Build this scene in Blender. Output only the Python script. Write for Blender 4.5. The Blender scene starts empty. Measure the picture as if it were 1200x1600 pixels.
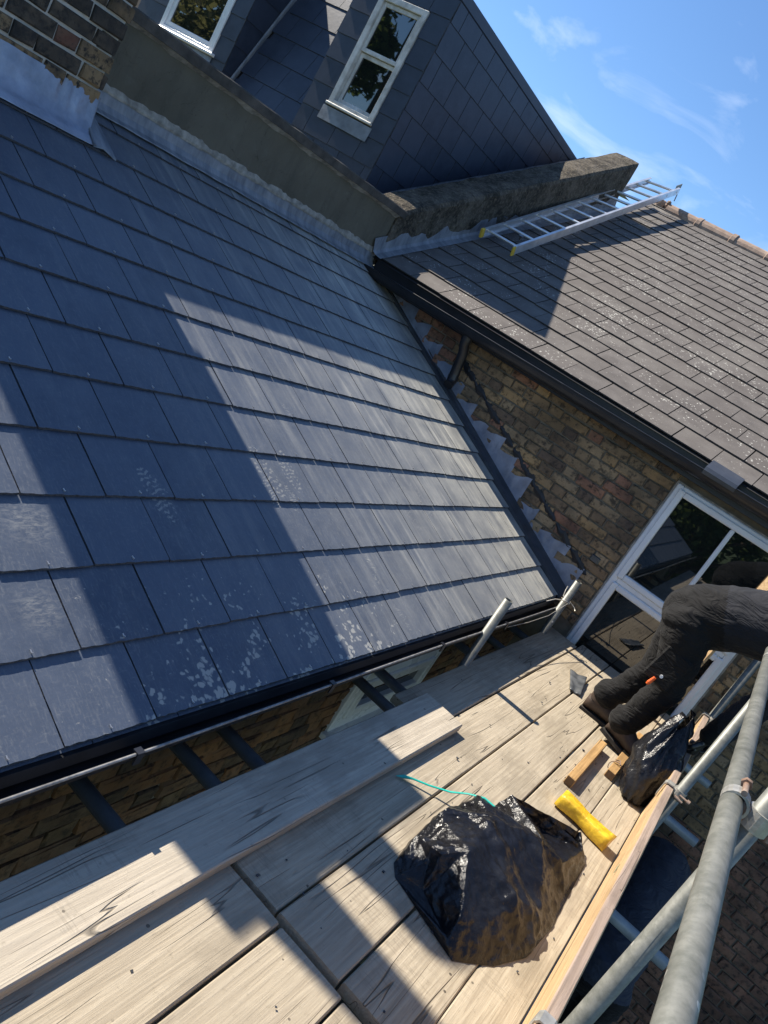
import bpy, bmesh, math, random
from mathutils import Vector, Matrix, noise
from math import sin, cos, tan, pi, radians, sqrt, atan2

rnd = random.Random(7)
SC = bpy.context.scene
COL = SC.collection

# ------------------------------------------------------------------ camera
CAM = Vector((0.94226, -3.87744, 1.31445))
RT = Vector((0.720367, 0.477976, 0.502603))
UP = Vector((-0.569974, -0.004963, 0.821647))
FW = Vector((-0.395222, 0.878359, -0.268859))
cd = bpy.data.cameras.new('camera')
cam = bpy.data.objects.new('camera', cd)
COL.objects.link(cam)
cam.matrix_world = Matrix(((RT.x, UP.x, -FW.x, CAM.x), (RT.y, UP.y, -FW.y, CAM.y), (RT.z, UP.z, -FW.z, CAM.z), (0, 0, 0, 1)))
cd.sensor_width = 36
cd.sensor_fit = 'AUTO'
cd.lens = 1224.48 / 1600 * 36
cd.clip_start = 0.02
cd.clip_end = 500
SC.camera = cam

# ------------------------------------------------------------------ world, sun, exposure
SUN_EL = radians(42.5)
SUN_DY = 0.004
world = bpy.data.worlds.new('World')
SC.world = world
world.use_nodes = True
wn = world.node_tree
wn.nodes.clear()
wo = wn.nodes.new('ShaderNodeOutputWorld')
bg = wn.nodes.new('ShaderNodeBackground')
sky = wn.nodes.new('ShaderNodeTexSky')
sky.sky_type = 'NISHITA'
sky.sun_disc = False
sky.sun_elevation = SUN_EL
sky.sun_rotation = radians(270)
sky.altitude = 50
sky.air_density = 1.0
sky.dust_density = 0.0
sky.ozone_density = 7.0
bg.inputs['Strength'].default_value = 0.098
# thin wispy cirrus, an even layer over the whole sky
wtc = wn.nodes.new('ShaderNodeTexCoord')
wmap = wn.nodes.new('ShaderNodeMapping')
wmap.inputs['Scale'].default_value = (1.6, 3.4, 5.0)
wmap.inputs['Rotation'].default_value = (0.3, 0.5, 0.9)
wmap.inputs['Location'].default_value = (1.9, 0.4, 1.3)
wn.links.new(wtc.outputs['Generated'], wmap.inputs['Vector'])
wns = wn.nodes.new('ShaderNodeTexNoise')
wns.inputs['Scale'].default_value = 2.6
wns.inputs['Detail'].default_value = 7
wns.inputs['Roughness'].default_value = 0.55
wns.inputs['Distortion'].default_value = 0.7
wn.links.new(wmap.outputs['Vector'], wns.inputs['Vector'])
wrp = wn.nodes.new('ShaderNodeValToRGB')
wrp.color_ramp.elements[0].position = 0.55
wrp.color_ramp.elements[0].color = (0, 0, 0, 1)
wrp.color_ramp.elements[1].position = 0.80
wrp.color_ramp.elements[1].color = (0.42, 0.42, 0.42, 1)
wn.links.new(wns.outputs['Fac'], wrp.inputs['Fac'])
wmx = wn.nodes.new('ShaderNodeMixRGB')
wmx.inputs['Color2'].default_value = (7.5, 8.0, 8.6, 1)
wn.links.new(wrp.outputs['Color'], wmx.inputs['Fac'])
whs = wn.nodes.new('ShaderNodeHueSaturation')
whs.inputs['Saturation'].default_value = 1.02
wn.links.new(sky.outputs['Color'], whs.inputs['Color'])
wn.links.new(whs.outputs['Color'], wmx.inputs['Color1'])
wn.links.new(wmx.outputs['Color'], bg.inputs['Color'])
wn.links.new(bg.outputs['Background'], wo.inputs['Surface'])

sd = bpy.data.lights.new('sun', 'SUN')
sun = bpy.data.objects.new('sun', sd)
COL.objects.link(sun)
sd.energy = 5.0
sd.angle = radians(0.5)
sd.color = (1.0, 0.92, 0.79)
SUN_DIR = Vector((cos(SUN_EL), SUN_DY, -sin(SUN_EL))).normalized()
sun.rotation_euler = SUN_DIR.to_track_quat('-Z', 'Y').to_euler()

SC.view_settings.view_transform = 'Standard'
SC.view_settings.look = 'None'
SC.view_settings.exposure = 0.92
SC.view_settings.gamma = 1
SC.view_settings.use_curve_mapping = False
try:
    SC.cycles.max_bounces = 8
    SC.cycles.diffuse_bounces = 5
    SC.cycles.glossy_bounces = 3
    SC.cycles.use_denoising = True
except Exception:
    pass

# ------------------------------------------------------------------ key dimensions (metres)
AL = 0.42253                      # pitch of the slate lean-to
G = 0.23503                       # slate gauge
SW = 0.297                        # slate width module
J0 = -2.62263                     # y of slate joint 0 on course 0
ZP = -0.2115                      # top of the working platform
YW = 1.60                         # rear wall of the house
SEAM = 0.3076
BW = 0.228
MB_ = 0.44345                     # pitch of the tiled main roof
MY, MZ = 1.45, 1.297              # eave of the main roof
TW, TG, TX0 = 0.287, 0.2423, -0.574
XPW = -2.70                       # face of the party wall
GROUND = -3.4

# ------------------------------------------------------------------ material helpers
class NT:
    def __init__(s, name):
        s.m = bpy.data.materials.new(name)
        s.m.use_nodes = True
        s.t = s.m.node_tree
        s.b = s.t.nodes['Principled BSDF']
    def n(s, typ, **kw):
        nd = s.t.nodes.new(typ)
        for k, v in kw.items():
            if hasattr(nd, k):
                setattr(nd, k, v)
        return nd
    def l(s, a, b):
        s.t.links.new(a, b)
    def coord(s, kind='Object', rand=0.0, scale=(1, 1, 1), rot=(0, 0, 0)):
        if kind == 'Position':
            o = s.n('ShaderNodeNewGeometry').outputs['Position']
        else:
            o = s.n('ShaderNodeTexCoord').outputs[kind]
        if rand:
            oi = s.n('ShaderNodeObjectInfo')
            mu = s.n('ShaderNodeVectorMath', operation='SCALE')
            mu.inputs[0].default_value = (1.0, 0.73, 0.41)
            ml = s.n('ShaderNodeMath', operation='MULTIPLY')
            ml.inputs[1].default_value = rand
            s.l(oi.outputs['Random'], ml.inputs[0])
            s.l(ml.outputs[0], mu.inputs['Scale'])
            ad = s.n('ShaderNodeVectorMath', operation='ADD')
            s.l(o, ad.inputs[0]); s.l(mu.outputs[0], ad.inputs[1])
            o = ad.outputs[0]
        mp = s.n('ShaderNodeMapping')
        mp.inputs['Scale'].default_value = scale
        mp.inputs['Rotation'].default_value = rot
        s.l(o, mp.inputs['Vector'])
        return mp.outputs['Vector']
    def noise(s, vec, scale, detail=4, rough=0.55, dist=0.0):
        nd = s.n('ShaderNodeTexNoise')
        nd.inputs['Scale'].default_value = scale
        nd.inputs['Detail'].default_value = detail
        nd.inputs['Roughness'].default_value = rough
        nd.inputs['Distortion'].default_value = dist
        s.l(vec, nd.inputs['Vector'])
        return nd.outputs['Fac']
    def vor(s, vec, scale, feature='F1'):
        nd = s.n('ShaderNodeTexVoronoi', feature=feature)
        nd.inputs['Scale'].default_value = scale
        s.l(vec, nd.inputs['Vector'])
        return nd.outputs['Distance']
    def ramp(s, fac, stops, interp='LINEAR'):
        r = s.n('ShaderNodeValToRGB')
        r.color_ramp.interpolation = interp
        while len(r.color_ramp.elements) < len(stops):
            r.color_ramp.elements.new(0.5)
        for e, (p, c) in zip(r.color_ramp.elements, stops):
            e.position = p
            e.color = (c, c, c, 1) if isinstance(c, (int, float)) else (*c, 1)
        s.l(fac, r.inputs['Fac'])
        return r.outputs['Color']
    def mix(s, fac, a, b, blend='MIX'):
        m = s.n('ShaderNodeMixRGB', blend_type=blend)
        for inp, v in ((m.inputs['Fac'], fac), (m.inputs['Color1'], a), (m.inputs['Color2'], b)):
            if isinstance(v, (int, float)):
                inp.default_value = v if inp.name == 'Fac' else (v, v, v, 1)
            elif isinstance(v, tuple):
                inp.default_value = (*v, 1)
            else:
                s.l(v, inp)
        return m.outputs['Color']
    def math(s, op, a, b=0.0, clamp=False):
        m = s.n('ShaderNodeMath', operation=op)
        m.use_clamp = clamp
        for i, v in enumerate((a, b)):
            if isinstance(v, (int, float)):
                m.inputs[i].default_value = v
            else:
                s.l(v, m.inputs[i])
        return m.outputs[0]
    def rand(s):
        return s.n('ShaderNodeObjectInfo').outputs['Random']
    def sep(s, vec):
        x = s.n('ShaderNodeSeparateXYZ')
        s.l(vec, x.inputs[0])
        return x.outputs
    def bump(s, h, strength=0.3, dist=0.01, chain=None):
        b = s.n('ShaderNodeBump')
        b.inputs['Strength'].default_value = strength
        b.inputs['Distance'].default_value = dist
        s.l(h, b.inputs['Height'])
        if chain is not None:
            s.l(chain, b.inputs['Normal'])
        return b.outputs['Normal']
    def out(s, color=None, rough=None, normal=None, metal=0.0, spec=None):
        b = s.b
        if isinstance(color, tuple):
            b.inputs['Base Color'].default_value = (*color, 1)
        elif color is not None:
            s.l(color, b.inputs['Base Color'])
        if isinstance(rough, (int, float)):
            b.inputs['Roughness'].default_value = rough
        elif rough is not None:
            s.l(rough, b.inputs['Roughness'])
        if normal is not None:
            s.l(normal, b.inputs['Normal'])
        b.inputs['Metallic'].default_value = metal
        if spec is not None:
            b.inputs['Specular IOR Level'].default_value = spec
        return s.m

M = {}

def mat_slate(name, base=((0.040, 0.055, 0.087), (0.066, 0.083, 0.118)), dusty=True, rough=0.36, spec=0.42):
    t = NT(name)
    oc = t.coord('Object', rand=37)
    fine = t.noise(oc, 60, 6, 0.65)
    mid = t.noise(oc, 9, 4, 0.6)
    c = t.mix(t.ramp(mid, [(0.3, 0.0), (0.7, 1.0)]), base[0], base[1])
    r0 = t.rand()
    c = t.mix(t.ramp(r0, [(0.0, 0.0), (1.0, 0.6)]), c, tuple(q * 1.15 for q in base[1]))
    rgh = t.math('ADD', t.math('MULTIPLY', fine, 0.14), rough)
    if dusty:
        p = t.coord('Position')
        x, y, z = t.sep(p)
        v = t.math('ADD', t.math('MULTIPLY', x, -cos(AL)), t.math('MULTIPLY', z, sin(AL)))
        cb = t.n('ShaderNodeCombineXYZ')
        t.l(y, cb.inputs[0]); t.l(v, cb.inputs[1])
        uv = cb.outputs[0]
        # chalky wash marks running down the slope, heavier towards the house
        mp = t.n('ShaderNodeMapping'); mp.inputs['Scale'].default_value = (20, 1.15, 1)
        t.l(uv, mp.inputs['Vector'])
        st = t.noise(mp.outputs[0], 1.0, 5, 0.62, 0.25)
        st = t.ramp(st, [(0.46, 0.0), (0.66, 1.0)])
        mp2 = t.n('ShaderNodeMapping'); mp2.inputs['Scale'].default_value = (2.2, 1.3, 1)
        t.l(uv, mp2.inputs['Vector'])
        pt = t.ramp(t.noise(mp2.outputs[0], 1.0, 4, 0.6), [(0.36, 0.0), (0.62, 1.0)])
        far = t.ramp(t.math('DIVIDE', t.math('ADD', y, 2.2), 3.6), [(0.05, 0.06), (0.42, 0.36), (0.95, 1.0)])
        dust = t.math('MULTIPLY', t.math('MULTIPLY', st, pt), far)
        # an overall film of pale dust at the house end
        film = t.math('MULTIPLY', t.math('POWER', far, 1.3), t.ramp(t.noise(uv, 5, 5, 0.6), [(0.3, 0.30), (0.75, 0.85)]))
        dust = t.math('ADD', t.math('MULTIPLY', dust, 0.70), t.math('MULTIPLY', film, 1.0), clamp=True)
        # faint scratches over each slate
        mp3 = t.n('ShaderNodeMapping'); mp3.inputs['Scale'].default_value = (55, 9, 1); mp3.inputs['Rotation'].default_value = (0, 0, 0.6)
        t.l(uv, mp3.inputs['Vector'])
        sc = t.ramp(t.noise(mp3.outputs[0], 1.0, 6, 0.7), [(0.56, 0.0), (0.75, 0.35)])
        dust = t.math('ADD', dust, t.math('MULTIPLY', sc, t.ramp(t.noise(uv, 3.1, 3), [(0.4, 0.05), (0.6, 0.5)])), clamp=True)
        mp5 = t.n('ShaderNodeMapping'); mp5.inputs['Scale'].default_value = (150, 34, 1); mp5.inputs['Rotation'].default_value = (0, 0, -0.5)
        t.l(uv, mp5.inputs['Vector'])
        gr_ = t.ramp(t.noise(mp5.outputs[0], 1.0, 4, 0.7), [(0.52, 0.0), (0.74, 0.20)])
        mp6 = t.n('ShaderNodeMapping'); mp6.inputs['Scale'].default_value = (40, 120, 1); mp6.inputs['Rotation'].default_value = (0, 0, 0.9)
        t.l(uv, mp6.inputs['Vector'])
        gr2 = t.ramp(t.noise(mp6.outputs[0], 1.0, 4, 0.7), [(0.56, 0.0), (0.76, 0.18)])
        patch_ = t.ramp(t.noise(uv, 2.6, 4, 0.6), [(0.30, 0.25), (0.62, 1.0)])
        dust = t.math('ADD', dust, t.math('MULTIPLY', t.math('ADD', gr_, gr2), patch_), clamp=True)
        # mortar splashes near the eave
        wv_ = t.n('ShaderNodeVectorMath', operation='MULTIPLY_ADD')
        nn_ = t.n('ShaderNodeTexNoise'); nn_.inputs['Scale'].default_value = 30; nn_.inputs['Detail'].default_value = 4; t.l(uv, nn_.inputs['Vector'])
        t.l(nn_.outputs['Color'], wv_.inputs[0]); wv_.inputs[1].default_value = (0.05, 0.05, 0.0); t.l(uv, wv_.inputs[2])
        vo = t.vor(wv_.outputs[0], 38)
        nz = t.noise(uv, 7, 3)
        zone = t.math('MULTIPLY', t.ramp(t.math('DIVIDE', v, 0.9), [(0.0, 1.0), (0.75, 0.0)]),
                      t.ramp(t.math('DIVIDE', t.math('ADD', y, 3.0), 3.0), [(0.1, 0.10), (0.28, 1.0), (0.62, 1.0), (0.85, 0.1)]))
        thr = t.math('MULTIPLY', t.math('MULTIPLY', zone, t.ramp(nz, [(0.38, 0.0), (0.60, 1.0)])), 0.62)
        sp = t.math('MULTIPLY', t.math('SUBTRACT', thr, vo, True), 8.0, True)
        dust = t.math('MAXIMUM', dust, t.math('MULTIPLY', sp, 0.62))
        # dusty boot prints
        for (py, pv, ang, sz) in ((-1.27, 0.85, 0.25, 0.105), (-1.10, 0.86, 0.05, 0.09), (-1.31, 0.735, 0.25, 0.06), (-1.18, 0.72, 0.05, 0.055), (-0.09, 0.80, 0.5, 0.10), (0.10, 0.74, 0.45, 0.10),
                                  (-0.16, 0.63, 0.3, 0.085), (0.24, 0.66, 0.4, 0.10), (-1.95, 0.72, 0.3, 0.09)):
            m4 = t.n('ShaderNodeMapping', vector_type='TEXTURE')
            m4.inputs['Location'].default_value = (py, pv, 0)
            m4.inputs['Rotation'].default_value = (0, 0, ang)
            m4.inputs['Scale'].default_value = (sz * 0.5, sz * 1.25, 1)
            t.l(uv, m4.inputs['Vector'])
            ln = t.n('ShaderNodeVectorMath', operation='LENGTH')
            t.l(m4.outputs[0], ln.inputs[0])
            inside = t.math('LESS_THAN', ln.outputs['Value'], 1.0)
            wv = t.n('ShaderNodeTexWave', wave_type='RINGS')
            wv.inputs['Scale'].default_value = 1.9; wv.inputs['Distortion'].default_value = 6.0; wv.inputs['Detail'].default_value = 2
            t.l(m4.outputs[0], wv.inputs['Vector'])
            bar = t.ramp(wv.outputs['Fac'], [(0.5, 0.0), (0.62, 1.0)])
            brk = t.ramp(t.noise(uv, 40, 2), [(0.42, 0.0), (0.55, 1.0)])
            dust = t.math('MAXIMUM', dust, t.math('MULTIPLY', t.math('MULTIPLY', inside, bar), t.math('MULTIPLY', brk, 0.42)))
        # chalk smears where ladders and knees have rubbed
        for (py, pv, ang, sx_, sy_, am_) in ((-0.81, 0.39, 0.2, 0.035, 0.10, 0.75), (-0.84, 0.31, 0.1, 0.05, 0.06, 0.5), (-0.78, 0.12, 0.15, 0.05, 0.16, 0.5), (-0.51, 0.19, 0.1, 0.05, 0.15, 0.4), (-0.33, 1.09, 0.1, 0.04, 0.14, 0.45),
                                              (-0.87, 1.21, 0.2, 0.03, 0.12, 0.5), (0.40, 1.30, 0.1, 0.05, 0.2, 0.4), (0.85, 0.76, 0.1, 0.06, 0.2, 0.45), (0.21, 0.40, 0.3, 0.03, 0.12, 0.6), (0.83, 0.20, 0.1, 0.08, 0.14, 0.4), (1.30, 0.12, 0.0, 0.10, 0.12, 0.45),
                                              (-2.48, 0.62, 0.2, 0.13, 0.12, 0.30), (-2.55, 0.36, 0.3, 0.10, 0.10, 0.30)):
            m7 = t.n('ShaderNodeMapping', vector_type='TEXTURE')
            m7.inputs['Location'].default_value = (py, pv, 0); m7.inputs['Rotation'].default_value = (0, 0, ang); m7.inputs['Scale'].default_value = (sx_, sy_, 1)
            t.l(uv, m7.inputs['Vector'])
            l7 = t.n('ShaderNodeVectorMath', operation='LENGTH'); t.l(m7.outputs[0], l7.inputs[0])
            fall = t.ramp(l7.outputs['Value'], [(0.2, 1.0), (1.0, 0.0)])
            sm7 = t.ramp(t.noise(mp6.outputs[0], 0.8, 5, 0.75, 0.6), [(0.42, 0.0), (0.62, 1.0)])
            dust = t.math('MAXIMUM', dust, t.math('MULTIPLY', t.math('MULTIPLY', fall, sm7), am_))
        c = t.mix(dust, c, (0.47, 0.455, 0.40))
        rgh = t.math('ADD', rgh, t.math('MULTIPLY', dust, 0.3), clamp=True)
    n = t.bump(fine, 0.16, 0.004)
    n = t.bump(mid, 0.10, 0.01, n)
    return t.out(c, rgh, n, spec=spec)

def mat_wood(name, cols, grain=1.0, wear=0.5, rough=0.8, axis=1):
    t = NT(name)
    s = [85, 85, 85]; s[axis] = 2.6
    oc = t.coord('Object', rand=53, scale=tuple(s))
    g = t.noise(oc, 1.0, 8, 0.70, 0.5)
    s2 = [9, 9, 9]; s2[axis] = 0.9
    oc2 = t.coord('Object', rand=91, scale=tuple(s2))
    g2 = t.noise(oc2, 1.0, 4, 0.55, 0.5)
    oc3 = t.coord('Object', rand=17)
    bl = t.noise(oc3, 3.2, 5, 0.6)
    c = t.mix(t.ramp(g, [(0.40, 0.0), (0.60, 1.0)]), tuple(q * 0.93 for q in cols[0]), cols[1])
    c = t.mix(t.ramp(bl, [(0.35, 0.0), (0.7, wear)]), c, cols[2])
    # long shakes and checks
    s4 = [60, 60, 60]; s4[axis] = 0.7
    ck = t.noise(t.coord('Object', rand=29, scale=tuple(s4)), 1.0, 2, 0.5, 0.4)
    cr = t.ramp(ck, [(0.0, 1.0), (0.270, 1.0), (0.290, 0.0)])
    c = t.mix(t.math('MULTIPLY', cr, 0.75), c, (0.05, 0.04, 0.03))
    lcv = t.coord('Object', rand=67, scale=(15, 0.7, 15) if axis == 1 else (0.7, 15, 15))
    lc = t.math('ABSOLUTE', t.math('SUBTRACT', t.noise(lcv, 1.0, 2, 0.45, 0.2), 0.47))
    lm = t.ramp(t.noise(t.coord('Object', rand=83), 1.7, 2, 0.5), [(0.50, 0.0), (0.56, 1.0)])
    lk = t.math('MULTIPLY', t.ramp(lc, [(0.0, 1.0), (0.0025, 1.0), (0.007, 0.0)]), lm)
    cr = t.math('MAXIMUM', cr, lk)
    c = t.mix(t.math('MULTIPLY', lk, 0.8), c, (0.05, 0.04, 0.03))
    # saw and boot scratches across the grain
    scv = t.coord('Object', rand=45, scale=(5, 60, 5) if axis == 1 else (60, 5, 5), rot=(0, 0, 0.5))
    scn = t.math('ABSOLUTE', t.math('SUBTRACT', t.noise(scv, 1.0, 3, 0.5, 0.2), 0.5))
    scm = t.ramp(t.noise(t.coord('Object', rand=51), 3.4, 2, 0.5), [(0.56, 0.0), (0.62, 1.0)])
    c = t.mix(t.math('MULTIPLY', t.math('MULTIPLY', t.ramp(scn, [(0.0, 1.0), (0.01, 1.0), (0.03, 0.0)]), scm), 0.25), c, tuple(q * 0.35 for q in cols[0]))
    # pits, nail marks and dirt specks
    vo = t.vor(oc3, 15)
    pit = t.math('MULTIPLY', t.math('LESS_THAN', vo, 0.075), t.ramp(t.noise(oc3, 2.3, 2), [(0.44, 0.0), (0.50, 1.0)]))
    c = t.mix(t.math('MULTIPLY', pit, 0.8), c, (0.03, 0.025, 0.02))
    # knots
    kv = t.coord('Object', rand=11, scale=(3.2, 1.25, 3.2) if axis == 1 else (1.25, 3.2, 3.2))
    kd = t.vor(kv, 1.0)
    kn = t.ramp(kd, [(0.0, 1.0), (0.045, 0.85), (0.075, 0.0)])
    c = t.mix(t.math('MULTIPLY', kn, 0.55), c, (0.11, 0.065, 0.04))
    st = t.ramp(t.noise(t.coord('Object', rand=77, scale=(1.0, 0.45, 1.0)), 4.5, 6, 0.62), [(0.38, 0.45), (0.48, 0.0), (0.60, 0.0), (0.74, 0.38)])
    c = t.mix(st, c, tuple(q * 0.52 for q in cols[0]))
    dk = t.ramp(t.noise(t.coord('Object', rand=19), 46, 5, 0.72), [(0.60, 0.0), (0.72, 0.45)])
    c = t.mix(dk, c, tuple(q * 0.4 for q in cols[0]))
    c = t.mix(t.math('MULTIPLY', t.rand(), 0.22), c, cols[2])
    h = t.math('ADD', t.math('ADD', g, t.math('MULTIPLY', g2, 0.6)), t.math('MULTIPLY', cr, -1.6))
    return t.out(c, rough, t.bump(h, 0.6 * grain, 0.005), spec=0.25)

def mat_simple(name, c1, c2, scale=8, rough=0.5, metal=0.0, bump=0.1, bscale=None, spec=None, kind='Object', stretch=(1, 1, 1), dist=0.005, rand=23):
    t = NT(name)
    v = t.coord(kind, rand=rand if kind == 'Object' else 0, scale=stretch)
    a = t.noise(v, scale, 5, 0.6)
    c = t.mix(t.ramp(a, [(0.32, 0.0), (0.68, 1.0)]), c1, c2)
    b = t.noise(v, bscale or scale * 3, 4, 0.6)
    return t.out(c, t.math('ADD', t.math('MULTIPLY', a, 0.12), rough - 0.06), t.bump(b, bump, dist), metal, spec)

def mat_brick(name, stops, soot=0.3, bump=0.5):
    t = NT(name)
    r = t.rand()
    oc = t.coord('Object', rand=61)
    c = t.ramp(r, stops, 'CONSTANT')
    a = t.noise(oc, 16, 6, 0.65)
    b = t.noise(oc, 60, 4, 0.6)
    c = t.mix(t.ramp(a, [(0.35, 0.0), (0.75, 0.5)]), c, (0.33, 0.235, 0.15))
    p = t.coord('Position')
    so = t.ramp(t.noise(p, 2.6, 5, 0.6), [(0.38, 0.0), (0.62, soot)])
    c = t.mix(so, c, (0.035, 0.032, 0.030))
    so2 = t.ramp(t.noise(oc, 26, 5, 0.7), [(0.50, 0.0), (0.64, soot * 1.4)])
    c = t.mix(so2, c, (0.03, 0.028, 0.026))
    n = t.bump(a, bump, 0.012)
    n = t.bump(b, bump * 0.8, 0.005, n)
    return t.out(c, 0.92, n, spec=0.2)

M['slate'] = mat_slate('new_fibre_slate')
M['slate_vert'] = mat_slate('slate_cladding', base=((0.022, 0.030, 0.050), (0.040, 0.051, 0.078)), dusty=False, rough=0.36, spec=0.4)
M['slate_edge'] = mat_simple('dark_slate_edge', (0.018, 0.020, 0.025), (0.06, 0.066, 0.08), 90, 0.8, 0, 0.8, 120)  # edge faces set darker than the slate face, so joint lines read dark
M['tile_edge'] = mat_simple('tile_edge', (0.03, 0.028, 0.026), (0.06, 0.055, 0.05), 60, 0.95, 0, 0.5, 90)
M['copper'] = mat_simple('slate_rivet', (0.55, 0.50, 0.45), (0.7, 0.66, 0.6), 40, 0.35, 0.8)
M['deck'] = mat_simple('roof_underlay', (0.012, 0.012, 0.014), (0.02, 0.02, 0.022), 6, 0.9)
M['board'] = mat_wood('weathered_scaffold_board', ((0.315, 0.260, 0.185), (0.435, 0.370, 0.272), (0.355, 0.305, 0.235)))
M['loose'] = mat_wood('dusty_scaffold_board', ((0.365, 0.312, 0.240), (0.49, 0.428, 0.335), (0.41, 0.362, 0.295)), wear=0.6)
M['toe'] = mat_wood('toe_board_timber', ((0.42, 0.27, 0.13), (0.58, 0.41, 0.22), (0.46, 0.32, 0.20)), wear=0.4)
M['toe_top'] = mat_wood('weathered_board_edge', ((0.27, 0.20, 0.15), (0.37, 0.28, 0.22), (0.30, 0.23, 0.19)), wear=0.5)
M['batten'] = mat_wood('roof_batten_timber', ((0.34, 0.20, 0.08), (0.50, 0.31, 0.13), (0.30, 0.18, 0.08)), wear=0.3)
M['batten_end'] = mat_simple('batten_end_grain', (0.10, 0.06, 0.03), (0.2, 0.12, 0.06), 30, 0.85)

def mat_galv():
    t = NT('galvanised_tube')
    oc = t.coord('Object', rand=41)
    a = t.noise(oc, 9, 6, 0.7)
    b = t.noise(t.coord('Object', rand=13), 34, 6, 0.7)
    c = t.mix(t.ramp(a, [(0.3, 0.0), (0.7, 1.0)]), (0.135, 0.138, 0.122), (0.24, 0.24, 0.215))
    c = t.mix(t.ramp(b, [(0.42, 0.0), (0.66, 0.8)]), c, (0.10, 0.105, 0.09))
    sp = t.math('MULTIPLY', t.math('LESS_THAN', t.vor(oc, 24), 0.16), t.ramp(t.noise(oc, 4, 3), [(0.58, 0.0), (0.64, 1.0)]))
    c = t.mix(t.math('MULTIPLY', sp, 0.8), c, (0.62, 0.60, 0.55))
    return t.out(c, t.math('ADD', t.math('MULTIPLY', a, 0.25), 0.36), t.bump(a, 0.08, 0.003), 0.2)
M['galv'] = mat_galv()
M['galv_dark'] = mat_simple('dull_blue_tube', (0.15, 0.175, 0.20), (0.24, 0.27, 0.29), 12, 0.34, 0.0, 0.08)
M['lead'] = mat_simple('lead_sheet', (0.15, 0.175, 0.23), (0.30, 0.34, 0.43), 7, 0.34, 0.25, 0.35, 14, dist=0.012)
M['lead_old'] = mat_simple('weathered_lead', (0.11, 0.125, 0.15), (0.25, 0.27, 0.30), 6, 0.5, 0.1, 0.35, 16, dist=0.01, stretch=(1, 3, 1))
def mat_render():
    t = NT('olive_grey_render')
    p = t.coord('Position')
    a = t.noise(p, 2.4, 5, 0.6); d = t.noise(t.coord('Position', scale=(1, 3.0, 0.9)), 2.2, 5, 0.65); e = t.noise(p, 14, 6, 0.7)
    c = t.mix(t.ramp(a, [(0.32, 0.0), (0.68, 1.0)]), (0.098, 0.090, 0.070), (0.132, 0.122, 0.096))
    c = t.mix(t.ramp(d, [(0.50, 0.0), (0.72, 0.55)]), c, (0.070, 0.066, 0.054))
    c = t.mix(t.ramp(e, [(0.56, 0.0), (0.74, 0.35)]), c, (0.165, 0.155, 0.13))
    hair = t.math('ABSOLUTE', t.math('SUBTRACT', t.noise(p, 3.1, 5, 0.6, 1.2), 0.5))
    hk = t.math('MULTIPLY', t.ramp(hair, [(0.0, 1.0), (0.004, 0.0)]), t.ramp(d, [(0.42, 0.0), (0.5, 1.0)]))
    c = t.mix(t.math('MULTIPLY', hk, 0.6), c, (0.04, 0.038, 0.03))
    n = t.bump(t.noise(p, 7, 4, 0.6), 0.25, 0.03)
    return t.out(c, 0.92, t.bump(e, 0.3, 0.006, n), spec=0.2)
M['render'] = mat_render()
M['mortar'] = mat_simple('lime_mortar', (0.20, 0.18, 0.145), (0.33, 0.30, 0.25), 12, 0.95, 0, 0.5, 50, spec=0.15)
M['mortar_pale'] = mat_simple('pale_mortar', (0.34, 0.33, 0.31), (0.50, 0.48, 0.45), 12, 0.95, 0, 0.5, 50, spec=0.15)
M['mortar_dark'] = mat_simple('sooty_mortar', (0.12, 0.105, 0.08), (0.23, 0.20, 0.155), 9, 0.95, 0, 0.5, 50, spec=0.15)
M['mortar_lip'] = mat_simple('rough_mortar_lip', (0.16, 0.15, 0.13), (0.36, 0.34, 0.30), 20, 0.95, 0, 0.8, 40)

def mat_coping():
    t = NT('rough_cast_coping')
    oc = t.coord('Position')
    a = t.noise(oc, 5, 6, 0.7)
    b = t.noise(oc, 34, 5, 0.7)
    c = t.mix(t.ramp(a, [(0.38, 0.0), (0.62, 1.0)]), (0.035, 0.031, 0.026), (0.12, 0.105, 0.085))
    c = t.mix(t.ramp(b, [(0.48, 0.0), (0.72, 0.7)]), c, (0.24, 0.205, 0.15))
    moss = t.ramp(t.noise(oc, 11, 4, 0.7), [(0.55, 0.0), (0.65, 0.75)])
    c = t.mix(moss, c, (0.035, 0.032, 0.022))
    n = t.bump(b, 0.9, 0.02)
    n = t.bump(t.vor(oc, 55), 0.5, 0.012, n)
    return t.out(c, 0.96, n, spec=0.15)
M['coping'] = mat_coping()
M['coping_dark'] = mat_simple('dark_concrete_coping', (0.045, 0.043, 0.040), (0.11, 0.10, 0.09), 10, 0.95, 0, 0.7, 45, spec=0.2)

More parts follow.
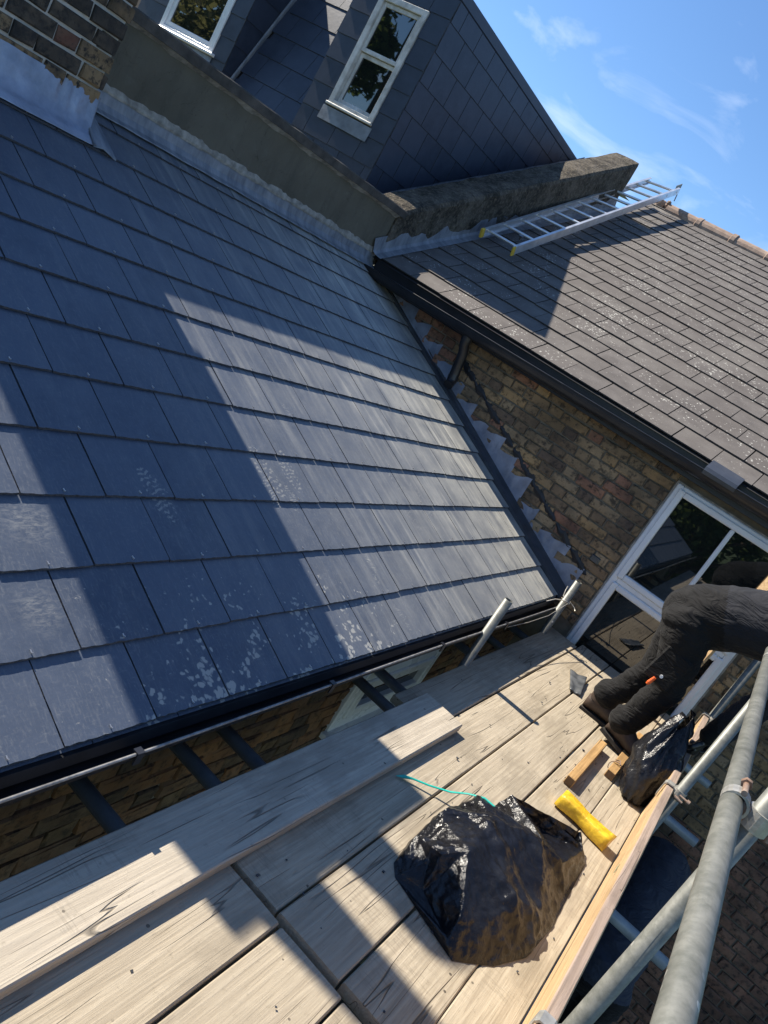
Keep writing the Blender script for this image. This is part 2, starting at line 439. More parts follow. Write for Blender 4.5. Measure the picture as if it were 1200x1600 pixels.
def mat_tile():
    t = NT('old_fibre_roof_tile')
    oc = t.coord('Object', rand=71)
    p = t.coord('Position')
    a = t.noise(oc, 7, 5, 0.6)
    c = t.mix(t.ramp(a, [(0.3, 0.0), (0.7, 1.0)]), (0.088, 0.078, 0.072), (0.140, 0.126, 0.116))
    c = t.mix(t.ramp(t.rand(), [(0.0, 0.0), (1.0, 0.5)]), c, (0.10, 0.086, 0.076))
    y = t.sep(p)[1]
    # bleached lowest course and lichen
    wv_ = t.n('ShaderNodeVectorMath', operation='MULTIPLY_ADD')
    nn_ = t.n('ShaderNodeTexNoise'); nn_.inputs['Scale'].default_value = 40; t.l(oc, nn_.inputs['Vector'])
    t.l(nn_.outputs['Color'], wv_.inputs[0]); wv_.inputs[1].default_value = (0.03, 0.03, 0.03); t.l(oc, wv_.inputs[2])
    vo = t.vor(wv_.outputs[0], 40)
    nz = t.noise(p, 2.4, 4, 0.6)
    thr = t.ramp(nz, [(0.36, 0.10), (0.5, 0.22), (0.66, 0.38)])
    sp = t.math('MULTIPLY', t.math('SUBTRACT', thr, vo, True), 9.0, True)
    sp = t.math('MULTIPLY', sp, t.ramp(t.noise(oc, 22, 2), [(0.46, 0.0), (0.52, 1.0)]))
    c = t.mix(t.math('MULTIPLY', sp, 0.8), c, (0.50, 0.49, 0.44))
    pl = t.ramp(t.noise(p, 1.4, 5, 0.6), [(0.52, 0.0), (0.72, 0.35)])
    c = t.mix(pl, c, (0.23, 0.215, 0.19))
    c = t.mix(t.ramp(y, [(0.0, 0.0), (1.0, 0.0)]), c, (0.2, 0.2, 0.2))
    b = t.noise(oc, 70, 4, 0.6)
    return t.out(c, 0.82, t.bump(b, 0.25, 0.004), spec=0.3)
M['tile'] = mat_tile()
M['ridge'] = mat_simple('clay_ridge', (0.20, 0.135, 0.10), (0.36, 0.27, 0.21), 9, 0.9, 0, 0.5, 40)
M['brick_chimney'] = mat_brick('sooty_stock_brick', [(0.0, (0.035, 0.033, 0.032)), (0.30, (0.25, 0.165, 0.085)), (0.48, (0.04, 0.037, 0.035)), (0.66, (0.20, 0.075, 0.05)),
                                                      (0.74, (0.27, 0.19, 0.11)), (0.86, (0.05, 0.045, 0.04))], soot=0.75)
M['brick_house'] = mat_brick('london_stock_brick', [(0.0, (0.30, 0.205, 0.115)), (0.25, (0.37, 0.265, 0.155)), (0.45, (0.23, 0.155, 0.092)), (0.62, (0.42, 0.275, 0.135)),
                                                     (0.78, (0.32, 0.155, 0.10)), (0.88, (0.14, 0.10, 0.075))], soot=0.6, bump=0.8)
M['brick_ext'] = mat_brick('orange_stock_brick', [(0.0, (0.27, 0.125, 0.055)), (0.3, (0.20, 0.105, 0.055)), (0.5, (0.11, 0.07, 0.045)), (0.68, (0.30, 0.145, 0.06)),
                                                   (0.85, (0.16, 0.10, 0.05))], soot=0.5)
M['tar'] = mat_simple('bitumen_smear', (0.006, 0.006, 0.008), (0.015, 0.015, 0.018), 20, 0.45, 0, 0.5, 40)
M['pvc_black'] = mat_simple('black_plastic', (0.012, 0.012, 0.014), (0.022, 0.022, 0.025), 10, 0.34, 0, 0.05)
M['verge'] = mat_simple('dark_verge_strip', (0.030, 0.034, 0.042), (0.06, 0.066, 0.078), 9, 0.5)
M['rim'] = mat_simple('gutter_rim_glint', (0.10, 0.10, 0.10), (0.26, 0.26, 0.255), 30, 0.3, 0, 0.05)  # black plastic lip coloured pale grey to paint in its sun glint
M['pvc_grey'] = mat_simple('grey_eave_strip', (0.10, 0.105, 0.12), (0.16, 0.165, 0.175), 14, 0.6)
M['pvc_white'] = mat_simple('white_upvc', (0.70, 0.71, 0.73), (0.78, 0.79, 0.80), 5, 0.28, 0, 0.02)
M['old_white'] = mat_simple('worn_white_paint', (0.36, 0.35, 0.33), (0.66, 0.65, 0.63), 9, 0.5, 0, 0.3, 30)
_g = NT('window_glass'); _g.b.inputs['IOR'].default_value = 1.9
M['glass'] = _g.out((0.010, 0.012, 0.012), 0.015, spec=0.6)
M['curtain'] = mat_simple('dark_interior', (0.008, 0.009, 0.008), (0.02, 0.022, 0.018), 3, 0.9)
M['alu'] = mat_simple('aluminium', (0.62, 0.63, 0.64), (0.78, 0.79, 0.80), 9, 0.34, 0.75, 0.05)
M['yellow_foot'] = mat_simple('yellow_rubber', (0.55, 0.36, 0.03), (0.62, 0.42, 0.05), 9, 0.6)
M['steel'] = mat_simple('bright_steel_strip', (0.09, 0.095, 0.10), (0.15, 0.15, 0.15), 5, 0.3, 0.7, 0.1, 8)
M['ground'] = mat_simple('garden_earth', (0.06, 0.05, 0.035), (0.12, 0.10, 0.07), 3, 0.95, 0, 0.5, kind='Position')
M['grass'] = mat_simple('lawn', (0.035, 0.06, 0.018), (0.07, 0.10, 0.03), 5, 0.95, 0, 0.6, kind='Position')
M['pot'] = mat_simple('terracotta_pot', (0.26, 0.13, 0.07), (0.36, 0.20, 0.12), 6, 0.85)
M['bark'] = mat_simple('bark', (0.07, 0.05, 0.035), (0.13, 0.10, 0.07), 12, 0.95, 0, 0.8)
M['leaf'] = mat_simple('foliage', (0.045, 0.085, 0.018), (0.10, 0.16, 0.04), 1.4, 0.6, 0, 0.0, kind='Position')
M['leaf_pale'] = mat_simple('pale_foliage', (0.10, 0.12, 0.04), (0.22, 0.22, 0.09), 1.2, 0.6, 0, 0.0, kind='Position')
def leafy(m, col):
    nt = m.node_tree
    out_ = [q for q in nt.nodes if q.type == 'OUTPUT_MATERIAL'][0]
    pb = nt.nodes['Principled BSDF']
    tr = nt.nodes.new('ShaderNodeBsdfTranslucent'); tr.inputs['Color'].default_value = (*col, 1)
    mx = nt.nodes.new('ShaderNodeMixShader'); mx.inputs['Fac'].default_value = 0.5
    nt.links.new(pb.outputs[0], mx.inputs[1]); nt.links.new(tr.outputs[0], mx.inputs[2]); nt.links.new(mx.outputs[0], out_.inputs['Surface'])
leafy(M['leaf'], (0.16, 0.22, 0.05)); leafy(M['leaf_pale'], (0.30, 0.30, 0.12))
M['twine'] = mat_simple('teal_plastic', (0.0, 0.30, 0.24), (0.01, 0.42, 0.34), 20, 0.35)
M['wire'] = mat_simple('tie_wire', (0.45, 0.42, 0.38), (0.6, 0.57, 0.5), 20, 0.4, 0.6)
M['rust'] = mat_simple('rusty_clip', (0.20, 0.11, 0.07), (0.34, 0.27, 0.22), 25, 0.7, 0.4, 0.3)
M['coupler'] = mat_simple('zinc_coupler', (0.36, 0.35, 0.32), (0.55, 0.54, 0.50), 22, 0.42, 0.6, 0.3)
M['boot'] = mat_simple('brown_leather', (0.030, 0.020, 0.015), (0.075, 0.048, 0.034), 16, 0.6, 0, 0.25)
M['sole'] = mat_simple('boot_sole', (0.02, 0.018, 0.016), (0.04, 0.035, 0.03), 20, 0.85)
M['skin'] = mat_simple('skin', (0.42, 0.26, 0.19), (0.50, 0.32, 0.24), 12, 0.5)
M['hair'] = mat_simple('dark_hair', (0.02, 0.015, 0.01), (0.04, 0.03, 0.02), 30, 0.6)
M['scrap'] = mat_simple('dark_membrane', (0.04, 0.043, 0.046), (0.11, 0.115, 0.12), 14, 0.45, 0, 0.5, 22)
M['orange'] = mat_simple('orange_plastic', (0.70, 0.10, 0.02), (0.75, 0.14, 0.03), 10, 0.4)
M['white_bit'] = mat_simple('white_plastic', (0.7, 0.7, 0.7), (0.8, 0.8, 0.8), 10, 0.4)

def mat_cloth(name, c1, c2, stretch=(1, 1, 1)):
    t = NT(name)
    oc = t.coord('Object')
    a = t.noise(oc, 9, 4, 0.6)
    c = t.mix(t.ramp(a, [(0.3, 0.0), (0.7, 1.0)]), c1, c2)
    f0 = t.noise(t.coord('Object', scale=(1, 1, 2.6), rot=(0.35, 0.5, 0)), 7, 3, 0.5, 1.6)
    f = t.math('ABSOLUTE', t.math('SUBTRACT', f0, 0.5))
    w = t.noise(oc, 420, 2, 0.5)
    n = t.bump(f, 0.5, 0.05)
    n = t.bump(w, 0.2, 0.002, n)
    t.b.inputs['Sheen Weight'].default_value = 0.04
    return t.out(c, 0.85, n, spec=0.25)
M['trouser'] = mat_cloth('black_work_trousers', (0.005, 0.005, 0.0055), (0.010, 0.0095, 0.0095))
M['sweater'] = mat_cloth('charcoal_top', (0.010, 0.011, 0.014), (0.020, 0.021, 0.026))
M['navy'] = mat_cloth('navy_cloth', (0.026, 0.031, 0.045), (0.042, 0.048, 0.064))
M['glove'] = mat_simple('black_glove', (0.012, 0.012, 0.013), (0.03, 0.03, 0.03), 30, 0.32, 0, 0.6, 40)

def mat_bag():
    t = NT('black_polythene')
    oc = t.coord('Object')
    a = t.noise(oc, 11, 6, 0.62, 1.4)
    rdg = t.math('ABSOLUTE', t.math('SUBTRACT', a, 0.5))
    b = t.noise(t.coord('Object', scale=(1, 2.2, 1), rot=(0.3, 0.2, 0.7)), 16, 5, 0.6, 0.6)
    rdg2 = t.math('ABSOLUTE', t.math('SUBTRACT', b, 0.5))
    h = t.math('ADD', t.math('MULTIPLY', rdg, 1.4), rdg2)
    du = t.ramp(t.noise(oc, 6, 5, 0.7), [(0.50, 0.0), (0.80, 0.12)])
    c = t.mix(du, (0.008, 0.008, 0.010), (0.14, 0.14, 0.14))
    return t.out(c, t.math('ADD', t.math('MULTIPLY', du, 0.6), 0.21), t.bump(h, 0.26, 0.03), spec=0.36)
M['bag'] = mat_bag()

def mat_yellow():
    t = NT('yellow_crinkled_wrap')
    oc = t.coord('Object')
    a = t.noise(oc, 30, 5, 0.65, 1.0)
    c = t.mix(t.ramp(a, [(0.30, 0.0), (0.60, 1.0)]), (0.40, 0.22, 0.008), (0.70, 0.47, 0.03))
    rdg = t.math('ABSOLUTE', t.math('SUBTRACT', a, 0.5))
    return t.out(c, 0.30, t.bump(rdg, 0.35, 0.015), spec=0.5)
M['yellow'] = mat_yellow()

# ------------------------------------------------------------------ object helpers
def part(name, me, mat=None, parent=None, label=None, kind=None):
    o = bpy.data.objects.new(name, me)
    COL.objects.link(o)
    if mat is not None and not me.materials:
        for m in (mat if isinstance(mat, (list, tuple)) else [mat]):
            me.materials.append(m)
    if parent is not None:
        o.parent = parent
    if label:
        o['label'] = label
    if kind:
        o['kind'] = kind
    return o

def tag(o, label, cat, group=None):
    o['label'] = label
    o['category'] = cat
    if group:
        o['group'] = group
    return o

def thing(name, label, cat, loc=(0, 0, 0), group=None):
    o = bpy.data.objects.new(name, None)
    COL.objects.link(o)
    o.location = loc
    o.empty_display_size = 0.1
    return tag(o, label, cat, group)

def frame(o, x, y, z):
    """matrix with given origin and axes"""
    return Matrix(((x.x, y.x, z.x, o.x), (x.y, y.y, z.y, o.y), (x.z, y.z, z.z, o.z), (0, 0, 0, 1)))

class B:
    """collects geometry into one mesh"""
    def __init__(s):
        s.v = []; s.f = []; s.mi = []; s.sm = []
    def add(s, vs, fs, mi=0, smooth=False, mtx=None):
        k = len(s.v)
        for p in vs:
            p = Vector(p)
            s.v.append(tuple(mtx @ p) if mtx is not None else tuple(p))
        for f in fs:
            s.f.append([i + k for i in f]); s.mi.append(mi); s.sm.append(smooth)
        return s
    def box(s, a, b, mi=0, mtx=None, ch=0.0):
        (x0, y0, z0), (x1, y1, z1) = a, b
        x0, x1 = min(x0, x1), max(x0, x1); y0, y1 = min(y0, y1), max(y0, y1); z0, z1 = min(z0, z1), max(z0, z1)
        if ch <= 0:
            vs = [(x, y, z) for z in (z0, z1) for y in (y0, y1) for x in (x0, x1)]
            fs = [(0, 2, 3, 1), (4, 5, 7, 6), (0, 1, 5, 4), (2, 6, 7, 3), (0, 4, 6, 2), (1, 3, 7, 5)]
            return s.add(vs, fs, mi, False, mtx)
        bm = bmesh.new()
        bmesh.ops.create_cube(bm, size=1)
        for v in bm.verts:
            v.co = Vector(((x0 + x1) / 2 + v.co.x * (x1 - x0), (y0 + y1) / 2 + v.co.y * (y1 - y0), (z0 + z1) / 2 + v.co.z * (z1 - z0)))
        bmesh.ops.bevel(bm, geom=bm.edges[:], offset=ch, segments=1, affect='EDGES')
        return s.addbm(bm, mi, False, mtx)
    def addbm(s, bm, mi=0, smooth=False, mtx=None):
        bm.verts.index_update()
        vs = [v.co.copy() for v in bm.verts]
        fs = [[v.index for v in f.verts] for f in bm.faces]
        bm.free()
        return s.add(vs, fs, mi, smooth, mtx)
    def tube(s, pts, r, n=12, mi=0, cap=True, smooth=True, flat=None):
        pts = [Vector(p) for p in pts]
        rs = r if isinstance(r, (list, tuple)) else [r] * len(pts)
        k0 = []
        prev = None
        for i, p in enumerate(pts):
            d = (pts[min(i + 1, len(pts) - 1)] - pts[max(i - 1, 0)]).normalized()
            if prev is None:
                a = Vector((0, 0, 1)) if abs(d.z) < 0.9 else Vector((1, 0, 0))
                u = d.cross(a).normalized()
            else:
                u = (prev - d * prev.dot(d)).normalized()
            prev = u
            w = d.cross(u)
            f = flat or 1.0
            k0.append([p + (u * cos(2 * pi * j / n) + w * sin(2 * pi * j / n) * f) * rs[i] for j in range(n)])
        vs = [p for ring in k0 for p in ring]
        fs = []
        for i in range(len(pts) - 1):
            for j in range(n):
                j2 = (j + 1) % n
                fs.append((i * n + j, i * n + j2, (i + 1) * n + j2, (i + 1) * n + j))
        s.add(vs, fs, mi, smooth)
        if cap:
            L = len(pts) - 1
            s.add(k0[0], [list(range(n))[::-1]], mi)
            s.add(k0[L], [list(range(n))], mi)
        return s
    def pipe(s, a, b, r, t=0.004, n=16, mi=0):
        """a hollow tube with open ends"""
        a, b = Vector(a), Vector(b)
        d = (b - a).normalized()
        u = d.cross(Vector((0, 0, 1)) if abs(d.z) < 0.9 else Vector((1, 0, 0))).normalized()
        w = d.cross(u)
        rings = []
        for p, rr in ((a + d * 0.05, r - t), (a, r - t), (a, r), (b, r), (b, r - t), (b - d * 0.05, r - t)):
            rings.append([p + (u * cos(2 * pi * j / n) + w * sin(2 * pi * j / n)) * rr for j in range(n)])
        vs = [p for g in rings for p in g]
        for i in range(5):
            fs = [(i * n + j, i * n + (j + 1) % n, (i + 1) * n + (j + 1) % n, (i + 1) * n + j) for j in range(n)]
            s.add(vs if i == 0 else [], [], mi)
            k = len(s.v) - len(vs)
            for f in fs:
                s.f.append([q + k for q in f]); s.mi.append(mi); s.sm.append(i == 2)
        for i in (0, 5):
            s.f.append([k + i * n + j for j in range(n)]); s.mi.append(mi); s.sm.append(False)
        return s
    def mesh(s, name='mesh'):
        me = bpy.data.meshes.new(name)
        me.from_pydata(s.v, [], s.f)
        me.polygons.foreach_set('material_index', s.mi)
        me.polygons.foreach_set('use_smooth', s.sm)
        me.update()
        return me
    def obj(s, name, mat, parent=None, label=None, kind=None):
        return part(name, s.mesh(name), mat, parent, label, kind)

def box_obj(name, a, b, mat, parent=None, ch=0.004, **kw):
    return B().box(a, b, ch=ch).obj(name, mat, parent, **kw)

X_, Y_, Z_ = Vector((1, 0, 0)), Vector((0, 1, 0)), Vector((0, 0, 1))

# ------------------------------------------------------------------ bricks
def brick_meshes(w, h, d, mat, n=5, rough=0.004):
    out = []
    for i in range(n):
        bm = bmesh.new()
        bmesh.ops.create_cube(bm, size=1)
        for v in bm.verts:
            v.co = Vector((v.co.x * w, v.co.y * d, v.co.z * h))
        front = [e for e in bm.edges if all(v.co.y < 0 for v in e.verts)]
        bmesh.ops.bevel(bm, geom=front, offset=0.006, segments=1, affect='EDGES')
        for v in bm.verts:
            v.co += Vector((rnd.uniform(-1, 1), rnd.uniform(-1, 1), rnd.uniform(-1, 1))) * rough
        out.append(B().addbm(bm).mesh('brick'))
        out[-1].materials.append(mat)
    return out

def brick_wall(parent, origin, u, n, u0, u1, z0, z1, mat, mats_key, skip, near=None, limit=290, hole=None, name='brick'):
    """Flemish-bond bricks in the plane origin + u*a + z*b, outward normal n; recessed mortar is the wall body behind."""
    CH = 0.0755
    st = brick_meshes(0.215, 0.065, 0.10, mat)
    hd = brick_meshes(0.1025, 0.065, 0.10, mat)
    todo = []
    k0 = int(math.floor(z0 / CH)); k1 = int(math.ceil(z1 / CH))
    for k in range(k0, k1):
        z = k * CH + 0.035
        a = -10.0 + (0.1625 if k % 2 else 0.0)
        i = 0
        while a < u1 + 0.3:
            w = 0.215 if i % 2 == 0 else 0.1025
            segs = [(max(a, u0), min(a + w, u1))]
            if hole and hole[2] < z + 0.033 and z - 0.033 < hole[3]:
                segs = [(lo, min(hi, hole[0])) for lo, hi in segs] + [(max(lo, hole[1]), hi) for lo, hi in segs]
            for lo, hi in segs:
                if hi - lo > 0.022 and z0 <= z - 0.033 and z + 0.033 <= z1 and not skip((lo + hi) / 2, z):
                    todo.append(((lo + hi) / 2, z, hi - lo))
            a += w + 0.010
            i += 1
    if near is not None:
        todo.sort(key=lambda q: (origin + u * q[0] + Z_ * q[1] - near).length)
    rest = B()
    for i, (c, z, w) in enumerate(todo):
        o3 = origin + u * c + Z_ * z
        j = rnd.uniform(-0.004, 0.005)
        mtx = frame(o3 - n * (0.046 - j), u, -n, Z_) @ Matrix.Rotation(rnd.uniform(-0.012, 0.012), 4, 'Y')
        src = st if abs(w) > 0.16 else hd
        full = 0.215 if abs(w) > 0.16 else 0.1025
        sx = abs(w) / full
        me = src[rnd.randrange(len(src))]
        if i < limit:
            b = bpy.data.objects.new(name, me)
            COL.objects.link(b)
            b.parent = parent
            b.matrix_local = mtx @ Matrix.Diagonal((sx, 1, 1, 1))
        else:
            m2 = mtx @ Matrix.Diagonal((sx, 1, 1, 1))
            rest.add([m2 @ v.co for v in me.vertices], [list(p.vertices) for p in me.polygons])
    if rest.v:
        o = rest.obj('far_bricks', mat, parent, kind='stuff')
    return len(todo)

# ------------------------------------------------------------------ slates and tiles
def slate_mesh(w, L, t, jag, seed, mats, rivet=False, bevel_side=True):
    """one slate: x across (centred), y up the slope from 0, z out; chipped lower edge"""
    r = random.Random(seed)
    nx = 22
    v = []; f = []
    top = []; bot = []
    for i in range(nx + 1):
        x = -w / 2 + w * i / nx
        y = r.uniform(-jag, jag) if 0 < i < nx else r.uniform(0, jag)
        top.append((x, y + jag * 0.8, t)); bot.append((x, y * 0.4 - jag * 0.3, 0.0006))
    k = nx + 1
    v += top + bot
    v += [(-w / 2, L, t), (w / 2, L, t), (-w / 2, L, 0), (w / 2, L, 0)]
    # small irregularities on the side edges
    ns = 16
    lt = []; lb = []; rt = []; rb = []
    for i in range(1, ns):
        y = L * i / ns
        e = r.uniform(-jag, jag) * 0.35
        lt.append(len(v)); v.append((-w / 2 + e, y, t)); lb.append(len(v)); v.append((-w / 2 + e * 0.3 - jag * 0.1, y, 0))
        e = r.uniform(-jag, jag) * 0.35
        rt.append(len(v)); v.append((w / 2 + e, y, t)); rb.append(len(v)); v.append((w / 2 + e * 0.3 + jag * 0.1, y, 0))
    f.append(list(range(0, k)) + rt + [2 * k + 1, 2 * k] + lt[::-1])
    e0 = len(f)
    for i in range(nx):
        f.append((k + i, k + i + 1, i + 1, i))
    L0 = [0] + lt + [2 * k]; L1 = [k] + lb + [2 * k + 2]
    R0 = [nx] + rt + [2 * k + 1]; R1 = [k + nx] + rb + [2 * k + 3]
    for i in range(len(L0) - 1):
        f.append((L0[i], L0[i + 1], L1[i + 1], L1[i]))
        f.append((R0[i + 1], R0[i], R1[i], R1[i + 1]))
    b = B()
    b.add(v, f[:e0])
    b.v = []; b.f = []; b.mi = []; b.sm = []
    b.add(v, f)
    em = len(mats) - 1
    for q in range(e0, len(f)):
        b.mi[q] = em
    if rivet:
        x = r.uniform(-0.006, 0.006)
        b.box((x - 0.0018, 0.012, t), (x + 0.0018, 0.022, t + 0.003), 1)
        b.box((x - 0.0015, 0.010, t), (x + 0.0015, 0.0128, t + 0.006), 1)
    me = b.mesh('slate')
    for m in mats:
        me.materials.append(m)
    return me

def place(name, me, mtx, parent, label=None):
    o = bpy.data.objects.new(name, me)
    COL.objects.link(o)
    o.parent = parent
    o.matrix_local = mtx
    if label:
        o['label'] = label
    return o

# ================================================================== THE GROUND
gb = B()
gb.add([(-150, -150, GROUND), (150, -150, GROUND), (150, 150, GROUND), (-150, 150, GROUND)], [(0, 1, 2, 3)])
g = gb.obj('ground', M['grass']); g['kind'] = 'structure'
gb = B()
gb.box((-0.1, -7.0, GROUND - 0.1), (6.0, 1.62, GROUND + 0.03))
g = gb.obj('patio', M['ground']); g['kind'] = 'structure'

# ================================================================== REAR EXTENSION (slate lean-to)
ext = thing('rear_extension', 'brick rear extension under a new dark blue slate lean-to roof with black gutter', 'building extension')
RU = Vector((-cos(AL), 0, sin(AL)))           # up the slope
RN = Vector((sin(AL), 0, cos(AL)))            # out of the slope
def rp(y, v, n=0.0):
    return Y_ * y + RU * v + RN * n

EY0, EY1 = -5.2, 1.585
VTOP = 3.10
b = B()
b.add([rp(EY0, -0.01, -0.03), rp(EY1, -0.01, -0.03), rp(EY1, VTOP, -0.03), rp(EY0, VTOP, -0.03),
       rp(EY0, -0.01, -0.14), rp(EY1, -0.01, -0.14), rp(EY1, VTOP, -0.14), rp(EY0, VTOP, -0.14)],
      [(0, 1, 2, 3), (4, 7, 6, 5), (0, 4, 5, 1), (1, 5, 6, 2), (2, 6, 7, 3), (3, 7, 4, 0)])
deck = b.obj('lean_to_roof', M['deck'], ext)
ST = 0.0105                                    # slate step
SL = G * 2.08
def verge(v):
    return 1.447 + 0.046 * v
full = [slate_mesh(SW - 0.0058, SL, 0.0078, 0.0017, 100 + i, [M['slate'], M['copper'], M['slate_edge']], rivet=True) for i in range(8)]
tilt = math.atan(ST / G)
for k in range(0, 13):
    v0 = k * G
    if k == 0:
        v0 = 0.002
    off = 0.0 if k % 2 == 0 else 0.5
    j = -9
    while True:
        c = J0 + (j + off + 0.5) * SW + rnd.uniform(-0.0012, 0.0012)
        j += 1
        lo, hi = c - SW / 2, c + SW / 2
        ve = verge(v0 + G / 2)
        if lo > ve - 0.02:
            break
        if hi < EY0:
            continue
        y3 = Y_
        up = (RU * cos(tilt) - RN * sin(tilt)).normalized()
        nn = (RN * cos(tilt) + RU * sin(tilt)).normalized()
        dv = rnd.uniform(-0.002, 0.002)
        rot = Matrix.Rotation(rnd.uniform(-0.004, 0.004), 4, 'Z')
        L = SL if v0 + SL < VTOP - 0.02 else VTOP - 0.02 - v0
        if hi > ve:
            w = ve - lo
            me = slate_mesh(w - 0.0048, SL, 0.0078, 0.0017, 900 + k, [M['slate'], M['copper'], M['slate_edge']])
            c = lo + w / 2
        else:
            me = full[rnd.randrange(8)]
        o3 = rp(c, v0 + dv, ST - 0.026 + rnd.uniform(0, 0.0012))
        # local axes: x along +Y, y up slope, z out;  (Y x RU = RN?)
        mtx = frame(o3, -y3, up, nn) if (-y3).cross(up).dot(nn) > 0 else frame(o3, y3, up, nn)
        place('slate', me, mtx @ rot @ Matrix.Diagonal((1, L / SL, 1, 1)), deck)
# starter course under the eave
b = B()
y = EY0
while y < 1.44:
    b.add([rp(y, -0.004, -0.026), rp(min(y + SW - .004, 1.44), -0.004, -0.026), rp(min(y + SW - .004, 1.44), 0.25, -0.028), rp(y, 0.25, -0.028),
           rp(y, -0.004, -0.031), rp(min(y + SW - .004, 1.44), -0.004, -0.031), rp(min(y + SW - .004, 1.44), 0.25, -0.031), rp(y, 0.25, -0.031)],
          [(0, 1, 2, 3), (4, 7, 6, 5), (0, 4, 5, 1), (1, 5, 6, 2), (2, 6, 7, 3), (3, 7, 4, 0)])
    y += SW
b.obj('starter_course', M['slate'], deck)
# grey eave tray under the slates
b = B()
b.add([(0.004, EY0, -0.028), (0.004, 1.50, -0.028), (0.016, 1.50, -0.052), (0.016, EY0, -0.052), (-0.05, EY0, -0.030), (-0.05, 1.50, -0.030)],
      [(0, 3, 2, 1), (0, 1, 5, 4)])
b.obj('eave_tray', M['pvc_black'], ext)
# verge: dark upstand between slates and house wall
b = B()
n = 14
vs = []
for i in range(n + 1):
    v = -0.02 + (VTOP - 0.1) * i / n
    ya = verge(v) + 0.004
    vs += [rp(ya, v, -0.02), rp(ya, v, 0.004), rp(ya + 0.05, v, 0.012), rp(1.592, v, 0.03)]
fs = []
for i in range(n):
    for q in range(3):
        a = i * 4 + q
        fs.append((a, a + 1, a + 5, a + 4))
b.add(vs, fs)
b.obj('verge_strip', M['verge'], ext)
# fascia, gutter
box_obj('fascia', (-0.095, EY0, -0.20), (-0.062, 1.59, -0.045), M['pvc_black'], ext, ch=0.002)
gc, gz, gr = 0.015, -0.010, 0.057
b = B()
n = 12
ys = [EY0 + (1.50 - EY0) * i / 24 for i in range(25)]
vs = []
for y in ys:
    sag = -0.004 * sin(y * 2.1) - 0.010 * max(0, y + 0.3)
    for i in range(n + 1):
        a = pi * i / n
        vs.append((gc - gr * cos(a), y, gz + sag - gr * 1.15 * sin(a)))
    for i in range(n + 1):
        a = pi - pi * i / n
        vs.append((gc - (gr - 0.004) * cos(a), y, gz + sag - (gr - 0.004) * 1.15 * sin(a)))
w = 2 * (n + 1)
fs = []
for i in range(24):
    for q in range(w):
        q2 = (q + 1) % w
        fs.append((i * w + q, (i + 1) * w + q, (i + 1) * w + q2, i * w + q2))
fs.append(list(range(w))); fs.append([24 * w + q for q in range(w)][::-1])
b.add(vs, fs, smooth=False)
gut = b.obj('gutter', M['pvc_black'], ext)
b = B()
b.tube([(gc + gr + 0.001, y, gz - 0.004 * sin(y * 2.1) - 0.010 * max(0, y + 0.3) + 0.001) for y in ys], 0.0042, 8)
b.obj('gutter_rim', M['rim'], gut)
for yy in (-4.1, -3.35, -2.45, -1.55, -0.62, 0.25):
    b = B()
    zz = gz - 0.004 * sin(yy * 2.1) - 0.010 * max(0, yy + 0.3)
    b.box((gc + gr - 0.012, yy - 0.012, zz + 0.003), (gc + gr + 0.009, yy + 0.012, zz + 0.009))
    b.box((gc + gr + 0.004, yy - 0.012, zz - 0.03), (gc + gr + 0.009, yy + 0.012, zz + 0.004))
    b.obj('gutter_bracket', M['pvc_black'], gut)
# extension wall with window
WX = -0.12
wb = B()
wy0, wy1, wz0, wz1 = -0.80, 0.10, -0.640, -0.290
wb.box((WX - 0.24, EY0, GROUND), (WX - 0.011, wy0, -0.10))
wb.box((WX - 0.24, wy1, GROUND), (WX - 0.011, 1.60, -0.10))
wb.box((WX - 0.24, wy0, GROUND), (WX - 0.011, wy1, wz0))
wb.box((WX - 0.24, wy0, wz1), (WX - 0.011, wy1, -0.10))
wall = wb.obj('brick_wall', M['mortar_dark'], ext)
brick_wall(wall, Vector((WX, 0, 0)), Y_, X_, EY0 + 1.2, 1.58, GROUND, -0.11, M['brick_ext'], 'ext',
           lambda c, z: False, near=Vector((0.3, -0.9, -0.2)), limit=290, hole=(wy0 - 0.006, wy1 + 0.006, wz0, wz1))
wf = B()
fx = WX + 0.018
def rail(b, x0, x1, ya, yb, za, zb, ch=0.006):
    b.box((x0, ya, za), (x1, yb, zb), ch=ch)
rail(wf, fx - 0.07, fx, wy0, wy0 + 0.06, wz0, wz1)
rail(wf, fx - 0.07, fx, wy1 - 0.06, wy1, wz0, wz1)
rail(wf, fx - 0.07, fx - 0.001, wy0 + 0.06, wy1 - 0.06, wz1 - 0.06, wz1)
rail(wf, fx - 0.07, fx - 0.001, wy0 + 0.06, wy1 - 0.06, wz0, wz0 + 0.07)
rail(wf, fx - 0.05, fx + 0.012, wy0 + 0.06, wy0 + 0.115, wz0 + 0.07, wz1 - 0.06)
rail(wf, fx - 0.05, fx + 0.012, wy1 - 0.115, wy1 - 0.06, wz0 + 0.07, wz1 - 0.06)
rail(wf, fx - 0.05, fx + 0.011, wy0 + 0.115, wy1 - 0.115, wz1 - 0.115, wz1 - 0.06)
rail(wf, fx - 0.05, fx + 0.011, wy0 + 0.115, wy1 - 0.115, wz0 + 0.07, wz0 + 0.125)
win = wf.obj('window', M['pvc_white'], ext)
box_obj('pane', (fx - 0.03, wy0 + 0.11, wz0 + 0.12), (fx - 0.022, wy1 - 0.11, wz1 - 0.11), M['glass'], win, ch=0)
box_obj('sill', (fx - 0.07, wy0 - 0.03, wz0 - 0.03), (fx + 0.06, wy1 + 0.03, wz0), M['pvc_white'], win)

